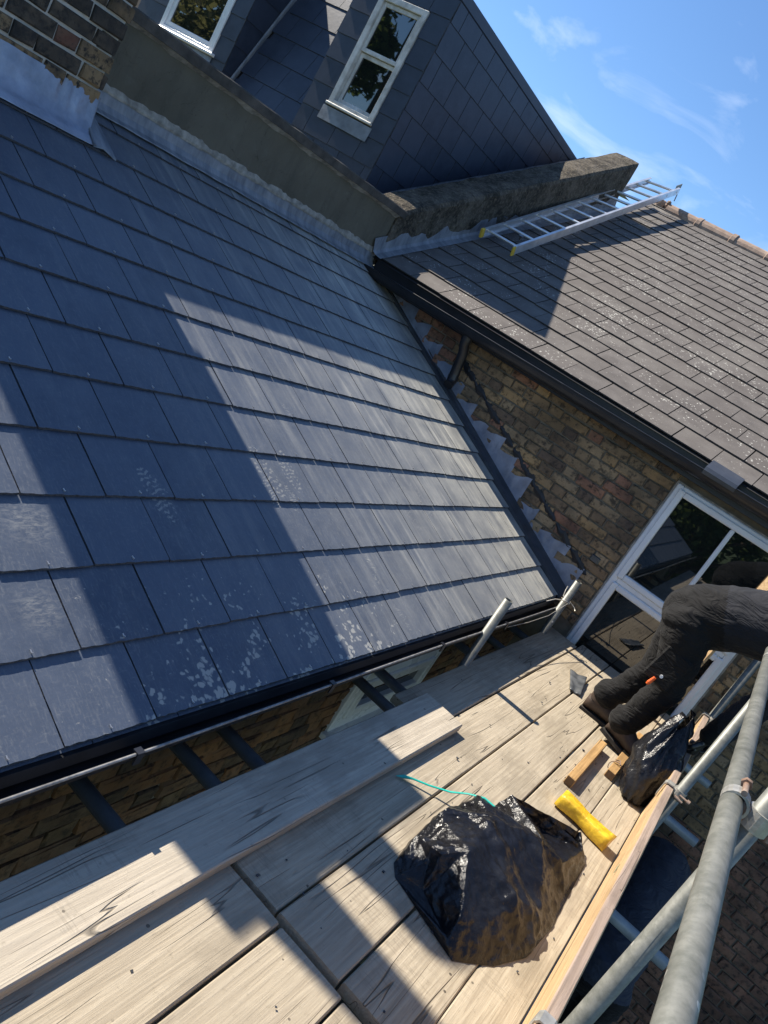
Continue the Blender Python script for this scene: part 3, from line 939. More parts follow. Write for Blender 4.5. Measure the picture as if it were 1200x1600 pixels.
# ================================================================== TERRACED HOUSE (rear wall, tiled roof)
house = thing('terraced_house', 'old stock brick house with grey tiled main roof and white framed window', 'house')
XH1 = 4.2
WX0, WX1, WZ0, WZ1 = 0.19, 1.10, -0.95, 1.062          # window opening
hb = B()
hb.box((-2.70, YW + 0.011, GROUND), (WX0, YW + 0.26, 1.25))
hb.box((WX1, YW + 0.011, GROUND), (XH1, YW + 0.26, 1.25))
hb.box((WX0, YW + 0.011, WZ1), (WX1, YW + 0.26, 1.25))
hb.box((WX0, YW + 0.011, GROUND), (WX1, YW + 0.26, WZ0))
hwall = hb.obj('rear_wall', M['mortar_dark'], house)
def roof_z(x):
    return -x * tan(AL)
def lead_top(x):                                        # stepped top of the flashing on the wall
    CH = 0.0755
    base = roof_z(x) + (0.085 if x < -1.2 else 0.125) + 0.03 * noise.noise(Vector((x * 3.1, 7, 0)))
    return math.ceil(base / CH) * CH + 0.012 * noise.noise(Vector((x * 9, 2, 2)))
brick_wall(hwall, Vector((0, YW, 0)), X_, -Y_, -2.62, XH1, -2.4, 1.22, M['brick_house'], 'house',
           lambda c, z: (c < 0.16 and z < roof_z(c) - 0.15) or (c < 0.06 and z < roof_z(c) - 0.05) or (c < -0.10 and z < roof_z(c)) or (c > 2.9),
           near=Vector((0.1, 0.9, 0.4)), limit=298, hole=(WX0 - 0.014, WX1 + 0.014, WZ0 - 0.03, WZ1 + 0.014))
# stepped lead flashing on the wall
b = B()
x = 0.02
CH = 0.0755
k = 1
top_prev = None
xs = []
while x > -2.60:
    step = CH / tan(AL)
    zt = lead_top(x - step / 2) - 0.004
    xe = x - step
    wv = 0.0
    n = 4
    lo = [Vector((x - (x - xe) * i / n, YW - 0.006, roof_z(x - (x - xe) * i / n) - 0.02)) for i in range(n + 1)]
    hi = [Vector((x - (x - xe) * i / n, YW - 0.006 - 0.005 * abs(sin(i * 2 + k)), zt - (0.040 * i / n if i < n else 0.030) + rnd.uniform(-0.011, 0.011))) for i in range(n + 1)]
    b.add(lo + hi, [(i, i + 1, n + 1 + i + 1, n + 1 + i) for i in range(n)])
    b.add([p + Vector((0, 0.005, 0)) for p in lo + hi], [(i, n + 1 + i, n + 1 + i + 1, i + 1) for i in range(n)])
    x = xe
    k += 1
b.obj('stepped_flashing', M['lead'], house)
# black bitumen smears on the wall above the flashing: a broken band of dabs
b = B()
xq = -1.62
while xq < -0.14:
    L = rnd.uniform(0.09, 0.24)
    fr = (xq + 1.62) / 1.48
    nn2 = 18
    up_ = []; lo_ = []
    for i in range(nn2 + 1):
        t = i / nn2
        x = xq + L * t
        base = roof_z(x) + 0.235 - 0.02 * fr
        env = sin(pi * min(1, max(0, t))) ** 0.5
        a_ = (0.026 + 0.030 * noise.noise(Vector((x * 16, 3, 1))) + 0.016 * noise.noise(Vector((x * 55, 1, 1)))) * env
        c_ = (0.030 + 0.034 * noise.noise(Vector((x * 14, 8, 4))) + 0.018 * noise.noise(Vector((x * 60, 1, 7)))) * env
        up_.append((x, base + max(0.003, a_))); lo_.append((x, base - max(0.003, c_)))
    vs = []
    for (x, zu), (x2, zl) in zip(up_, lo_):
        vs += [(x, YW - 0.0065, zl), (x, YW - 0.0105, (zu + zl) / 2), (x, YW - 0.0065, zu), (x, YW + 0.01, zl), (x, YW + 0.01, zu)]
    b.add(vs, [(i * 5 + p_, (i + 1) * 5 + p_, (i + 1) * 5 + q_, i * 5 + q_) for i in range(nn2) for p_, q_ in ((0, 1), (1, 2), (3, 0), (2, 4))])
    xq += L * rnd.uniform(0.82, 1.12)
b.obj('bitumen_smear', M['tar'], house)
# small metal plate on the wall
pl = B().box((0.0, YW - 0.016, 0.295), (0.072, YW + 0.004, 0.345), ch=0.006)
pl.box((0.012, YW - 0.024, 0.305), (0.022, YW - 0.014, 0.337))
pl.box((0.05, YW - 0.024, 0.305), (0.058, YW - 0.014, 0.337))
pl.obj('cable_plate', M['steel'], house)

# the window
YF = YW - 0.012
wf = B()
def wr(x0, x1, z0, z1, ya=0.0, yb=0.07, ch=0.007):
    wf.box((x0, YF + ya, z0), (x1, YF + yb, z1), ch=ch)
wr(WX0, WX0 + 0.045, WZ0, WZ1); wr(WX1 - 0.045, WX1, WZ0, WZ1)
wr(WX0 + 0.045, WX1 - 0.045, WZ1 - 0.04, WZ1, 0.001); wr(WX0 + 0.045, WX1 - 0.045, 0.275, 0.315, 0.001)
win = wf.obj('window', M['pvc_white'], house)
def sash(x0, x1, z0, z1, name='sash', t=0.045, y=-0.012):
    s = B()
    s.box((x0, YF + y, z0), (x0 + t, YF + y + 0.06, z1), ch=0.008)
    s.box((x1 - t, YF + y, z0), (x1, YF + y + 0.06, z1), ch=0.008)
    s.box((x0 + t, YF + y + 0.001, z1 - t), (x1 - t, YF + y + 0.06, z1), ch=0.008)
    s.box((x0 + t, YF + y + 0.001, z0), (x1 - t, YF + y + 0.06, z0 + t), ch=0.008)
    return s
sash(WX0 + 0.028, WX1 - 0.028, 0.312, WZ1 - 0.024).obj('sash', M['pvc_white'], win)
sash(WX0 + 0.030, WX1 - 0.030, WZ0 + 0.03, 0.275).obj('sash', M['pvc_white'], win)
box_obj('glazing_bar', (0.622, YF - 0.006, 0.36), (0.652, YF + 0.03, WZ1 - 0.07), M['pvc_white'], win, ch=0.006)
box_obj('pane', (WX0 + 0.06, YF + 0.020, 0.34), (WX1 - 0.06, YF + 0.028, WZ1 - 0.05), M['glass'], win, ch=0)
box_obj('pane', (WX0 + 0.06, YF + 0.020, WZ0 + 0.05), (WX1 - 0.06, YF + 0.028, 0.25), M['glass'], win, ch=0)
b = B().box((WX0 - 0.012, YW - 0.004, WZ0), (WX0 - 0.001, YW + 0.02, WZ1 + 0.012))
b.box((WX1 + 0.001, YW - 0.004, WZ0), (WX1 + 0.012, YW + 0.02, WZ1 + 0.012))
b.box((WX0 - 0.001, YW - 0.004, WZ1 + 0.001), (WX1 + 0.001, YW + 0.02, WZ1 + 0.012))
b.obj('mastic_bead', M['mortar_lip'], win)

# ---- tiled roof
MU = Vector((0, cos(MB_), sin(MB_)))
MN = Vector((0, -sin(MB_), cos(MB_)))
def mp_(x, s, n=0.0):
    return Vector((x, MY, MZ)) + MU * s + MN * n
RS = 5.20
b = B()
xa, xb = -2.68, XH1
b.add([mp_(xa, -0.02, -0.03), mp_(xb, -0.02, -0.03), mp_(xb, RS, -0.03), mp_(xa, RS, -0.03)], [(0, 1, 2, 3)])
ridge_p = mp_(0, RS, -0.03)
b.add([(xa, ridge_p.y, ridge_p.z), (xb, ridge_p.y, ridge_p.z), (xb, ridge_p.y + 4.2, ridge_p.z - 2.0), (xa, ridge_p.y + 4.2, ridge_p.z - 2.0)], [(0, 1, 2, 3)])
b.box((xa, YW + 0.0, 1.20), (xb, YW + 0.02, 1.28))
troof = b.obj('tiled_roof', M['deck'], house)
TST = 0.0105
tmesh = [slate_mesh(TW - 0.007, TG * 1.6, 0.0090, 0.0012, 300 + i, [M['tile'], M['tile_edge']]) for i in range(6)]
ttilt = math.atan(TST / TG)
up = (MU * cos(ttilt) - MN * sin(ttilt)).normalized(); nn = (MN * cos(ttilt) + MU * sin(ttilt)).normalized()
cand = []
nrow = int(RS / TG)
for k in range(nrow + 1):
    off = 0.0 if k % 2 == 0 else 0.5
    for j in range(-9, 19):
        c = TX0 + (j + off + 0.5) * TW
        lo, hi = c - TW / 2, c + TW / 2
        if hi < xa + 0.06 or lo > xb:
            continue
        w = None
        if lo < xa + 0.03:
            lo = xa + 0.03; w = hi - lo; c = (lo + hi) / 2
            if w < 0.04:
                continue
        cand.append((k, c, w))
def seen(c):
    p = mp_(c[1], (c[0] + .5) * TG) - CAM
    d = p.dot(FW)
    if d < 0.1:
        return 1e9
    px, py = 600 + 1224 * p.dot(RT) / d, 800 - 1224 * p.dot(UP) / d
    out = max(0, px - 1230) + max(0, -py)
    return d + out * 0.05
cand.sort(key=seen)
rest = B()
for i, (k, c, w) in enumerate(cand):
    o3 = mp_(c + rnd.uniform(-.0015, .0015), k * TG + rnd.uniform(-0.004, 0.004), TST - 0.026 + rnd.uniform(-.0005, 0.0025))
    mtx = frame(o3, X_, up, nn) @ Matrix.Rotation(rnd.uniform(-0.008, 0.008), 4, 'Z')
    L = TG * 1.6
    if k * TG + L > RS:
        mtx = mtx @ Matrix.Diagonal((1, max(0.1, (RS - k * TG) / L), 1, 1))
    if w:
        mtx = mtx @ Matrix.Diagonal((w / TW, 1, 1, 1))
    me = tmesh[rnd.randrange(6)]
    if i < 298:
        place('roof_tile', me, mtx, troof)
    else:
        k9 = len(rest.f)
        rest.add([mtx @ q.co for q in me.vertices], [list(p.vertices) for p in me.polygons])
        for q, p in enumerate(me.polygons):
            rest.mi[k9 + q] = p.material_index
rest.obj('far_roof_tiles', [M['tile'], M['tile_edge']], troof, kind='stuff')
# ridge tiles
for i in range(15):
    x0 = -2.44 + i * 0.455
    b = B()
    n = 10
    vs = []
    e = rnd.uniform(-0.008, 0.008)
    dz = rnd.uniform(-0.006, 0.006)
    for q, (xx, rr) in enumerate(((x0, 0.125), (x0 + 0.40, 0.120), (x0 + 0.41, 0.136), (x0 + 0.462, 0.136))):
        for a in range(n + 1):
            th = radians(-12) + (pi + radians(24)) * a / n
            vs.append((xx, ridge_p.y + rr * cos(th), ridge_p.z - 0.03 + dz + rr * 0.9 * sin(th)))
    fs = [(q * (n + 1) + a, (q + 1) * (n + 1) + a, (q + 1) * (n + 1) + a + 1, q * (n + 1) + a + 1) for q in range(3) for a in range(n)]
    fs.append(list(range(n + 1))); fs.append([3 * (n + 1) + a for a in range(n + 1)][::-1])
    b.add(vs, fs, smooth=False)
    b.obj('ridge_tile', M['ridge'], troof)
# broken mortar at the ridge end
b = B()
for i in range(7):
    bm = bmesh.new()
    bmesh.ops.create_icosphere(bm, subdivisions=1, radius=rnd.uniform(0.03, 0.07))
    b.addbm(bm, mtx=Matrix.Translation((-2.5 + rnd.uniform(-.1, .08), ridge_p.y + rnd.uniform(-.08, .05), ridge_p.z + rnd.uniform(-0.0, .08))))
b.obj('ridge_end_mortar', M['ridge'], troof)
# lead flashing along the party wall on the tiled roof
b = B()
vs = []
n = 26
for i in range(n + 1):
    s = -0.03 + 4.2 * i / n
    h = 0.120 + 0.004 * noise.noise(Vector((s * 5, 0, 0)))
    o = 0.004 * noise.noise(Vector((s * 9, 1, 0)))
    vs += [mp_(-2.592, s, -0.006 + abs(o)), mp_(-2.655, s, 0.004), mp_(-2.676, s, 0.02), mp_(-2.684 + o, s, h)]
b.add(vs, [(i * 4 + q, (i + 1) * 4 + q, (i + 1) * 4 + q + 1, i * 4 + q + 1) for i in range(n) for q in range(3)])
b.obj('roof_side_flashing', M['lead_old'], house)
# main gutter
gx0, gx1 = -2.64, XH1
def main_gutter(x0, x1, r, cy=1.405, mat=M['pvc_black'], name='eave_gutter'):
    b = B(); n = 12
    K = 20
    vs = []
    for i in range(K + 1):
        x = x0 + (x1 - x0) * i / K
        zc = 1.205 + 0.012 * (x + 1)
        for a in range(n + 1):
            th = pi * a / n
            vs.append((x, cy - r * cos(th), zc - r * 1.1 * sin(th)))
        for a in range(n + 1):
            th = pi - pi * a / n
            vs.append((x, cy - (r - .005) * cos(th), zc - (r - .005) * 1.1 * sin(th)))
    w = 2 * (n + 1)
    fs = [(i * w + q, i * w + (q + 1) % w, (i + 1) * w + (q + 1) % w, (i + 1) * w + q) for i in range(K) for q in range(w)]
    fs += [list(range(w)), [K * w + q for q in range(w)][::-1]]
    b.add(vs, fs, smooth=False)
    return b.obj(name, mat, house)
mg = main_gutter(gx0, gx1, 0.062)
b = B().tube([(gx0 + (gx1 - gx0) * i / 20, 1.405 - 0.062, 1.206 + 0.012 * (gx0 + (gx1 - gx0) * i / 20 + 1)) for i in range(21)], 0.005, 8)
b.obj('gutter_rim', M['pvc_black'], mg)
for xx in (-1.66, -0.72, 0.16):
    zc = 1.205 + 0.012 * (xx + 1)
    b = B()
    vs = []
    for q, x2 in enumerate((xx - 0.045, xx + 0.045)):
        for a in range(9):
            th = pi * a / 8
            vs.append((x2, 1.405 - 0.067 * cos(th), zc + 0.004 - 0.067 * 1.1 * sin(th)))
    b.add(vs, [(a, a + 1, 9 + a + 1, 9 + a) for a in range(8)])
    b.obj('gutter_union', M['pvc_black'], mg)
# bright steel guard laid over the gutter
b = B()
vs = []
prof = [(1.455, 1.300), (1.400, 1.272), (1.344, 1.246), (1.334, 1.222), (1.337, 1.200)]
for x in (0.30, 0.52):
    for (yy, zz) in prof:
        vs.append((x, yy, zz))
for x in (0.30, 0.52):
    for (yy, zz) in prof:
        vs.append((x, yy + 0.002, zz - 0.003))
b.add(vs, [(q, q + 1, 5 + q + 1, 5 + q) for q in range(4)] + [(10 + q, 15 + q, 15 + q + 1, 10 + q + 1) for q in range(4)])
b.obj('steel_gutter_guard', M['steel'], mg)
box_obj('eave_fascia', (-2.64, 1.475, 1.115), (XH1, 1.498, 1.268), M['pvc_black'], house, ch=0.003)
box_obj('soffit', (-2.64, 1.5, 1.235), (XH1, YW + 0.01, 1.255), M['pvc_black'], house, ch=0.003)
# downpipe offset emptying onto the slates
b = B()
b.tube([(-1.60, 1.42, 1.15), (-1.60, 1.43, 1.08), (-1.59, 1.47, 1.02), (-1.575, 1.50, 0.86), (-1.565, 1.50, 0.80), (-1.555, 1.46, 0.765)], 0.038, 16)
b.tube([(-1.60, 1.42, 1.155), (-1.60, 1.425, 1.10)], 0.041, 16)
b.tube([(-1.572, 1.50, 0.84), (-1.565, 1.50, 0.795)], 0.039, 16)
b.obj('downpipe', M['pvc_black'], house)

# ================================================================== PARTY WALL with coping
pw = thing('party_wall', 'olive rendered party wall with dark coping rising along the tiled roof', 'wall')
XB = -2.98
b = B()
b.box((XB, -6.0, -0.5), (XPW, 1.50, 1.625))
b.add([(XB, 1.50, -0.5), (XPW, 1.50, -0.5), (XPW, 1.50, 1.625), (XB, 1.50, 1.625)], [(0, 1, 2, 3)])
b.obj('rendered_face', M['render'], pw)
# coping strip on the level part, slightly uneven
b = B()
n = 60
vs = []
for i in range(n + 1):
    y = -6.0 + 7.56 * i / n
    e = 0.006 * noise.noise(Vector((y * 6, 0, 0))) ; e2 = 0.008 * noise.noise(Vector((y * 9, 4, 0)))
    vs += [(XPW + 0.040 + e, y, 1.628 + e2), (XPW + 0.043 + e, y, 1.676 + e * 0.4), (XPW + 0.034, y, 1.684), (XB - 0.03, y, 1.690), (XB - 0.03, y, 1.63)]
fs = [(i * 5 + q, i * 5 + (q + 1) % 5, (i + 1) * 5 + (q + 1) % 5, (i + 1) * 5 + q) for i in range(n) for q in range(5)]
fs += [[0, 1, 2, 3, 4][::-1], [n * 5 + q for q in range(5)]]
b.add(vs, fs)
b.obj('level_coping', M['coping_dark'], pw)
# ragged mortar lip under the coping
b = B()
vs = []
n = 120
for i in range(n + 1):
    y = -5.0 + 6.5 * i / n
    d = 0.010 + 0.014 * noise.noise(Vector((y * 5, 2, 0))) + 0.008 * noise.noise(Vector((y * 23, 2, 0)))
    vs += [(XPW + 0.03, y, 1.628), (XPW + 0.022, y, 1.628 - d * 0.6), (XPW + 0.001, y, 1.625 - max(0.012, d * 1.7))]
b.add(vs, [(i * 3 + q, (i + 1) * 3 + q, (i + 1) * 3 + q + 1, i * 3 + q + 1) for i in range(n) for q in range(2)])
b.obj('mortar_lip', M['mortar_lip'], pw)
# parapet climbing the roof slope
SLP = 0.530
def pz(y):
    return 1.652 + SLP * (y - 1.49)
b = B()
n = 48
m = 7
vs = []
ya, yb = 1.505, 5.16
for i in range(n + 1):
    y = ya + (yb - ya) * i / n
    z = pz(y)
    def nz(q, am=0.012):
        return am * noise.noise(Vector((y * 6, q * 3.3, 1.7))) + 0.006 * noise.noise(Vector((y * 27, q * 5.1, 0)))
    lowz = MZ + (y - MY) * tan(MB_) - 0.12
    ring = [(-2.684, lowz), (-2.682 + nz(1), lowz + (z - lowz) * 0.4), (-2.678 + nz(2), lowz + (z - lowz) * 0.7), (-2.672 + nz(3), z - 0.035), (-2.688 + nz(4), z - 0.004), (-2.78, z + 0.008 + nz(5)),
            (-2.88, z + 0.006 + nz(6)), (-2.985 + nz(7), z + nz(8)), (-2.99, z - 0.05), (-2.99, lowz)]
    vs += [(x, y, zz) for x, zz in ring]
m = 10
fs = [(i * m + q, (i + 1) * m + q, (i + 1) * m + q + 1, i * m + q + 1) for i in range(n) for q in range(m - 1)]
fs += [list(range(m)), [n * m + q for q in range(m)][::-1]]
b.add(vs, fs, smooth=False)
b.obj('sloping_parapet', M['coping'], pw)
# lead apron where the slates meet the rendered wall
def apron(y0, y1, vlo, vwall, up_h, mat, name, parent, xw, n=40, lean=0.0):
    b = B(); vs = []
    for i in range(n + 1):
        y = y0 + (y1 - y0) * i / n
        e = 0.008 * noise.noise(Vector((y * 7, 1, vlo))); e2 = 0.010 * noise.noise(Vector((y * 11, 5, vlo)))
        zr = xw_z(xw)
        vs += [rp(y, vlo + e, 0.004), rp(y, vlo + e + 0.004, 0.008), rp(y, vwall - 0.03, 0.008), Vector((xw + 0.012 + abs(e2) * .4, y, zr + 0.022)), Vector((xw + 0.004, y, zr + up_h + e2))]
    b.add(vs, [(i * 5 + q, (i + 1) * 5 + q, (i + 1) * 5 + q + 1, i * 5 + q + 1) for i in range(n) for q in range(4)], smooth=False)
    return b.obj(name, mat, parent)
def xw_z(x):
    return -x * tan(AL)
apron(-1.36, 1.49, 2.885, 2.955, 0.085, M['lead_old'], 'lead_apron', pw, XPW, 60)
apron(-5.2, -2.36, 2.885, 2.955, 0.085, M['lead_old'], 'lead_apron', pw, XPW, 60)
# cement fillet over the apron
b = B(); vs = []
n = 110
for i in range(n + 1):
    y = -1.36 + 2.84 * i / n
    d = 0.030 + 0.022 * noise.noise(Vector((y * 8, 2, 4))) + 0.012 * noise.noise(Vector((y * 31, 2, 4)))
    z = xw_z(XPW) + 0.083
    vs += [(XPW + 0.010, y, z - d * 0.4), (XPW + 0.012, y, z), (XPW + 0.001, y, z + max(0.008, d))]
b.add(vs, [(i * 3 + q, (i + 1) * 3 + q, (i + 1) * 3 + q + 1, i * 3 + q + 1) for i in range(n) for q in range(2)])
b.obj('cement_fillet', M['mortar_lip'], pw)

# ================================================================== CHIMNEY STACK
ch = thing('chimney_stack', 'sooty brick chimney stack with lead apron rising through the slate roof', 'chimney')
CX, CY0, CY1, CT = -2.46, -2.36, -1.39, 2.44
core = B().box((-3.30, CY0 + 0.011, 0.6), (CX - 0.009, CY1 - 0.011, CT)).obj('stack', M['mortar_pale'], ch)
brick_wall(core, Vector((CX, 0, 0)), Y_, X_, CY0, CY1, 1.10, CT - 0.02, M['brick_chimney'], 'ch', lambda c, z: False, limit=200)
brick_wall(core, Vector((0, CY1, 0)), -X_, Y_, 2.46, 2.70, 1.10, CT - 0.02, M['brick_chimney'], 'ch', lambda c, z: False, limit=60)
brick_wall(core, Vector((0, CY0, 0)), -X_, -Y_, 2.46, 2.70, 1.10, CT - 0.02, M['brick_chimney'], 'ch', lambda c, z: False, limit=40)
b = B().box((-3.36, CY0 - 0.05, CT), (CX + 0.035, CY1 + 0.05, CT + 0.07), ch=0.01)
b.obj('oversail_course', M['brick_chimney'], ch)
for yy, ph in ((-1.81, 0.0), (-2.18, 0.28)):
    b = B()
    b.tube([(-2.80, yy, CT + 0.07), (-2.80, yy, CT + 0.12), (-2.80, yy, CT + 0.14), (-2.80, yy, CT + 0.60 + ph), (-2.80, yy, CT + 0.63 + ph), (-2.80, yy, CT + 0.70 + ph)], [0.165, 0.165, 0.155, 0.100, 0.120, 0.120], 18)
    b.obj('chimney_pot', M['pot'], ch)
# dressed lead apron at the foot of the stack
b = B(); vs = []
n = 70
xw = CX
zr = xw_z(xw)
vw = -xw / cos(AL)
for i in range(n + 1):
    y = CY0 - 0.10 + (CY1 - CY0 + 0.10) * i / n
    e = 0.006 * noise.noise(Vector((y * 9, 1, 3)))
    rip = 0.010 * noise.noise(Vector((y * 34, 1, 8))) + 0.007 * noise.noise(Vector((y * 13, 1, 8)))
    vs += [rp(y, vw - 0.115 + e, 0.003), rp(y, vw - 0.112 + e, 0.008), rp(y, vw - 0.055, 0.012 + rip * 0.3), rp(y, vw - 0.028, 0.020 + rip * 0.5),
           Vector((xw + 0.024 + rip * 0.6, y, zr + 0.048)), Vector((xw + 0.015 + rip, y, zr + 0.10)), Vector((xw + 0.006 + abs(rip) * 0.5, y, zr + 0.150 + e))]
m = 7
b.add(vs, [(i * m + q, (i + 1) * m + q, (i + 1) * m + q + 1, i * m + q + 1) for i in range(n) for q in range(m - 1)], smooth=True)
b.obj('lead_apron', M['lead'], ch)
# corner wing of the apron
b = B(); vs = []
prof = [(vw - 0.125, 0.004, 0.0), (vw - 0.12, 0.011, 0.0), (vw - 0.03, 0.018, 0.0), (vw + 0.10, 0.020, 0.0), (vw + 0.22, 0.022, 0.0)]
for (v, nn_, _) in prof:
    t = (v - vw + 0.125) / 0.345
    vs += [rp(CY1 - 0.012, v, nn_), rp(CY1 + 0.045, v + 0.01, nn_ + 0.006), rp(CY1 + 0.115 - 0.03 * t, v - 0.015 * (1 - t), nn_ - 0.006)]
b.add(vs, [(i * 3 + q, (i + 1) * 3 + q, (i + 1) * 3 + q + 1, i * 3 + q + 1) for i in range(4) for q in range(2)], smooth=True)
b.tube([rp(CY1 - 0.008, vw - 0.12, 0.010), rp(CY1 - 0.002, vw - 0.02, 0.022), Vector((CX + 0.012, CY1 + 0.002, zr + 0.06)), Vector((CX + 0.004, CY1 + 0.004, zr + 0.15))], 0.007, 8)
b.obj('lead_corner', M['lead_old'], ch)

# ================================================================== NEIGHBOUR'S MANSARD with dormers
nb = thing('neighbour_house', 'neighbouring house with slate hung mansard and two dormer windows behind the coping', 'house')
YD = 1.70
ZTOP = 3.225
box_obj('rear_wall', (-12.0, 1.50, GROUND), (-3.0, 1.66, 1.60), M['mortar_dark'], nb, ch=0)
# mansard slope
mtop = 3.20
def my(z):
    return 1.837 + (z - 1.945) * 0.300
b = B()
b.add([(-12, my(1.55) + .02, 1.55), (-3.9, my(1.55) + .02, 1.55), (-3.9, my(mtop) + .02, mtop), (-12, my(mtop) + .02, mtop), (-12, my(mtop) + 2.9, mtop + 0.02), (-3.9, my(mtop) + 2.9, mtop + 0.02)],
      [(0, 1, 2, 3), (3, 2, 5, 4)])
ms = b.obj('mansard_slope', M['deck'], nb)
mu = Vector((0, 0.300, 1)).normalized(); mn_ = Vector((0, -1, 0.300)).normalized()
vm = [slate_mesh(0.296, 0.40, 0.007, 0.001, 500 + i, [M['slate_vert'], M['slate_edge']]) for i in range(4)]
vtilt = math.atan(0.008 / 0.235)
up = (mu * cos(vtilt) - mn_ * sin(vtilt)).normalized(); nn = (mn_ * cos(vtilt) + mu * sin(vtilt)).normalized()
for k in range(7):
    for j in range(-1, 5):
        c = -4.30 - (j + (0.5 if k % 2 else 0)) * 0.30
        if c < -5.30 or c > -4.18:
            continue
        z = 1.60 + k * 0.235 * mu.z
        place('slate', vm[(k * 3 + j) % 4], frame(Vector((c, my(z), z)) + mn_ * 0.002, X_, up, nn), ms)

def dormer(x0, x1, wx0, wx1, wz0, wz1, old, cheek):
    """slate hung dormer: front at YD, cheeks running back"""
    d = B()
    d.box((x0, YD + 0.012, 1.50), (wx0, YD + 0.2, ZTOP)); d.box((wx1, YD + 0.012, 1.50), (x1, YD + 0.2, ZTOP))
    d.box((wx0, YD + 0.012, 1.50), (wx1, YD + 0.2, wz0)); d.box((wx0, YD + 0.012, wz1), (wx1, YD + 0.2, ZTOP))
    d.add([(x1, YD + 0.2, 1.5), (x1, 5.3, 1.5), (x1, 5.3, ZTOP), (x1, YD + 0.2, ZTOP), (x0, YD + 0.2, 1.5), (x0, 5.3, 1.5), (x0, 5.3, ZTOP), (x0, YD + 0.2, ZTOP)],
          [(0, 1, 2, 3), (4, 7, 6, 5)])
    d.box((x0 - 0.02, YD - 0.002, ZTOP + 0.001), (x1 - 0.01, 4.9, ZTOP + 0.05))
    return d

# middle dormer
DX0, DX1 = -4.24, -3.262
W0, W1, V0, V1 = -3.985, -3.475, 2.150, 3.07
dm = dormer(DX0, DX1 - 0.012, W0, W1, V0, V1, True, True).obj('dormer', M['deck'], nb)
def front_slates(parent, x0, x1, wx0, wx1, wz0, wz1, zmin, zmax, ztop_align):
    k = 0
    z = ztop_align
    while z > zmin - 0.235:
        z -= 0.205
    while z < zmax:
        cols = []
        # left and right reveals get one slate each; below the window a full run
        if z + 0.205 > wz0 - 0.06 and z < wz1:
            cols = [(x0, wx0 - 0.004), (wx1 + 0.004, x1)]
        else:
            off = 0.15 if k % 2 else 0.0
            a = x0 - off
            while a < x1 - 0.01:
                cols.append((max(a, x0), min(a + 0.30, x1)))
                a += 0.30
        for (a, c) in cols:
            if c - a < 0.03:
                continue
            hh = min(0.215, ZTOP - z)
            if hh < 0.03:
                continue
            me = slate_mesh(c - a - 0.005, hh, 0.009, 0.0008, int((a * 100 + z * 1000)) % 99999, [M['slate_vert'], M['slate_edge']])
            place('slate', me, frame(Vector(((a + c) / 2, YD + 0.004 - 0.008, z)), X_, (Z_ * cos(0.035) + Y_ * sin(0.035)), (-Y_ * cos(0.035) + Z_ * sin(0.035))), parent)
        z += 0.205
        k += 1
front_slates(dm, DX0, DX1, W0, W1, V0, V1, 1.60, 3.25, 2.05)
# cheek slates, large ones in level courses
k = 0
z = 1.42
cup = (Z_ * cos(0.03) - X_ * sin(0.03)); cn = (X_ * cos(0.03) + Z_ * sin(0.03))
cl = [slate_mesh(0.597 * 0.5, 0.26, 0.007, 0.0008, 700 + i, [M['slate_vert'], M['slate_edge']]) for i in range(3)]
while z < ZTOP - 0.02:
    y = YD + 0.002 - (0.15 if k % 2 else 0.0)
    while y < 5.0:
        a, c = max(y, YD + 0.002), y + 0.298
        zb = pz((a + c) / 2)
        if z + 0.24 > zb - 0.45 and c - a > 0.05:
            top = min(0.26, ZTOP - z)
            me = slate_mesh(c - a - 0.006, top, 0.009, 0.0008, 700 + k * 31 + int(y * 10), [M['slate_vert'], M['slate_edge']])
            place('slate', me, frame(Vector((DX1 - 0.006, (a + c) / 2, z)), Y_, cup, cn), dm)
        y += 0.30
    z += 0.235
    k += 1
# roof edge trim of the dormer
b = B().box((DX1 - 0.02, YD - 0.004, ZTOP + 0.003), (DX1 + 0.006, 4.95, ZTOP + 0.085), ch=0.006)
b.box((DX0 - 0.02, YD - 0.02, ZTOP + 0.003), (DX1 - 0.021, YD - 0.003, ZTOP + 0.06), ch=0.006)
b.obj('roof_edge_trim', M['slate_vert'], dm)
# flashing at the foot of the cheek + narrow slate strip to the coping
b = B(); vs = []
n = 20
for i in range(n + 1):
    y = 1.66 + 3.4 * i / n
    z = pz(y) - 0.205
    vs += [(DX1 + 0.012, y, z + 0.050 + 0.004 * sin(i * 2.3)), (DX1 + 0.016, y, z + 0.012), (DX1 + 0.055, y, z + 0.004 + 0.004 * sin(i * 3.1))]
b.add(vs, [(i * 3 + q, i * 3 + q + 1, (i + 1) * 3 + q + 1, (i + 1) * 3 + q) for i in range(n) for q in range(2)])
b.obj('cheek_flashing', M['lead_old'], dm)
b = B()
sm_ = [slate_mesh(0.24, 0.24, 0.007, 0.001, 800 + i, [M['slate_vert'], M['slate_edge']]) for i in range(3)]
sl_u = Vector((0, 1, SLP)).normalized(); sl_n = Vector((0, -SLP, 1)).normalized()
b.add([(-3.30, 1.62, pz(1.62) - 0.22), (-2.96, 1.62, pz(1.62) - 0.22), (-2.96, 5.0, pz(5.0) - 0.22), (-3.30, 5.0, pz(5.0) - 0.22)], [(0, 1, 2, 3)])
vr = b.obj('slate_margin', M['deck'], nb)
for i in range(14):
    y = 1.66 + i * 0.22
    place('slate', sm_[i % 3], frame(Vector((-3.13, y, pz(y) - 0.212)), X_, sl_u, sl_n), vr)
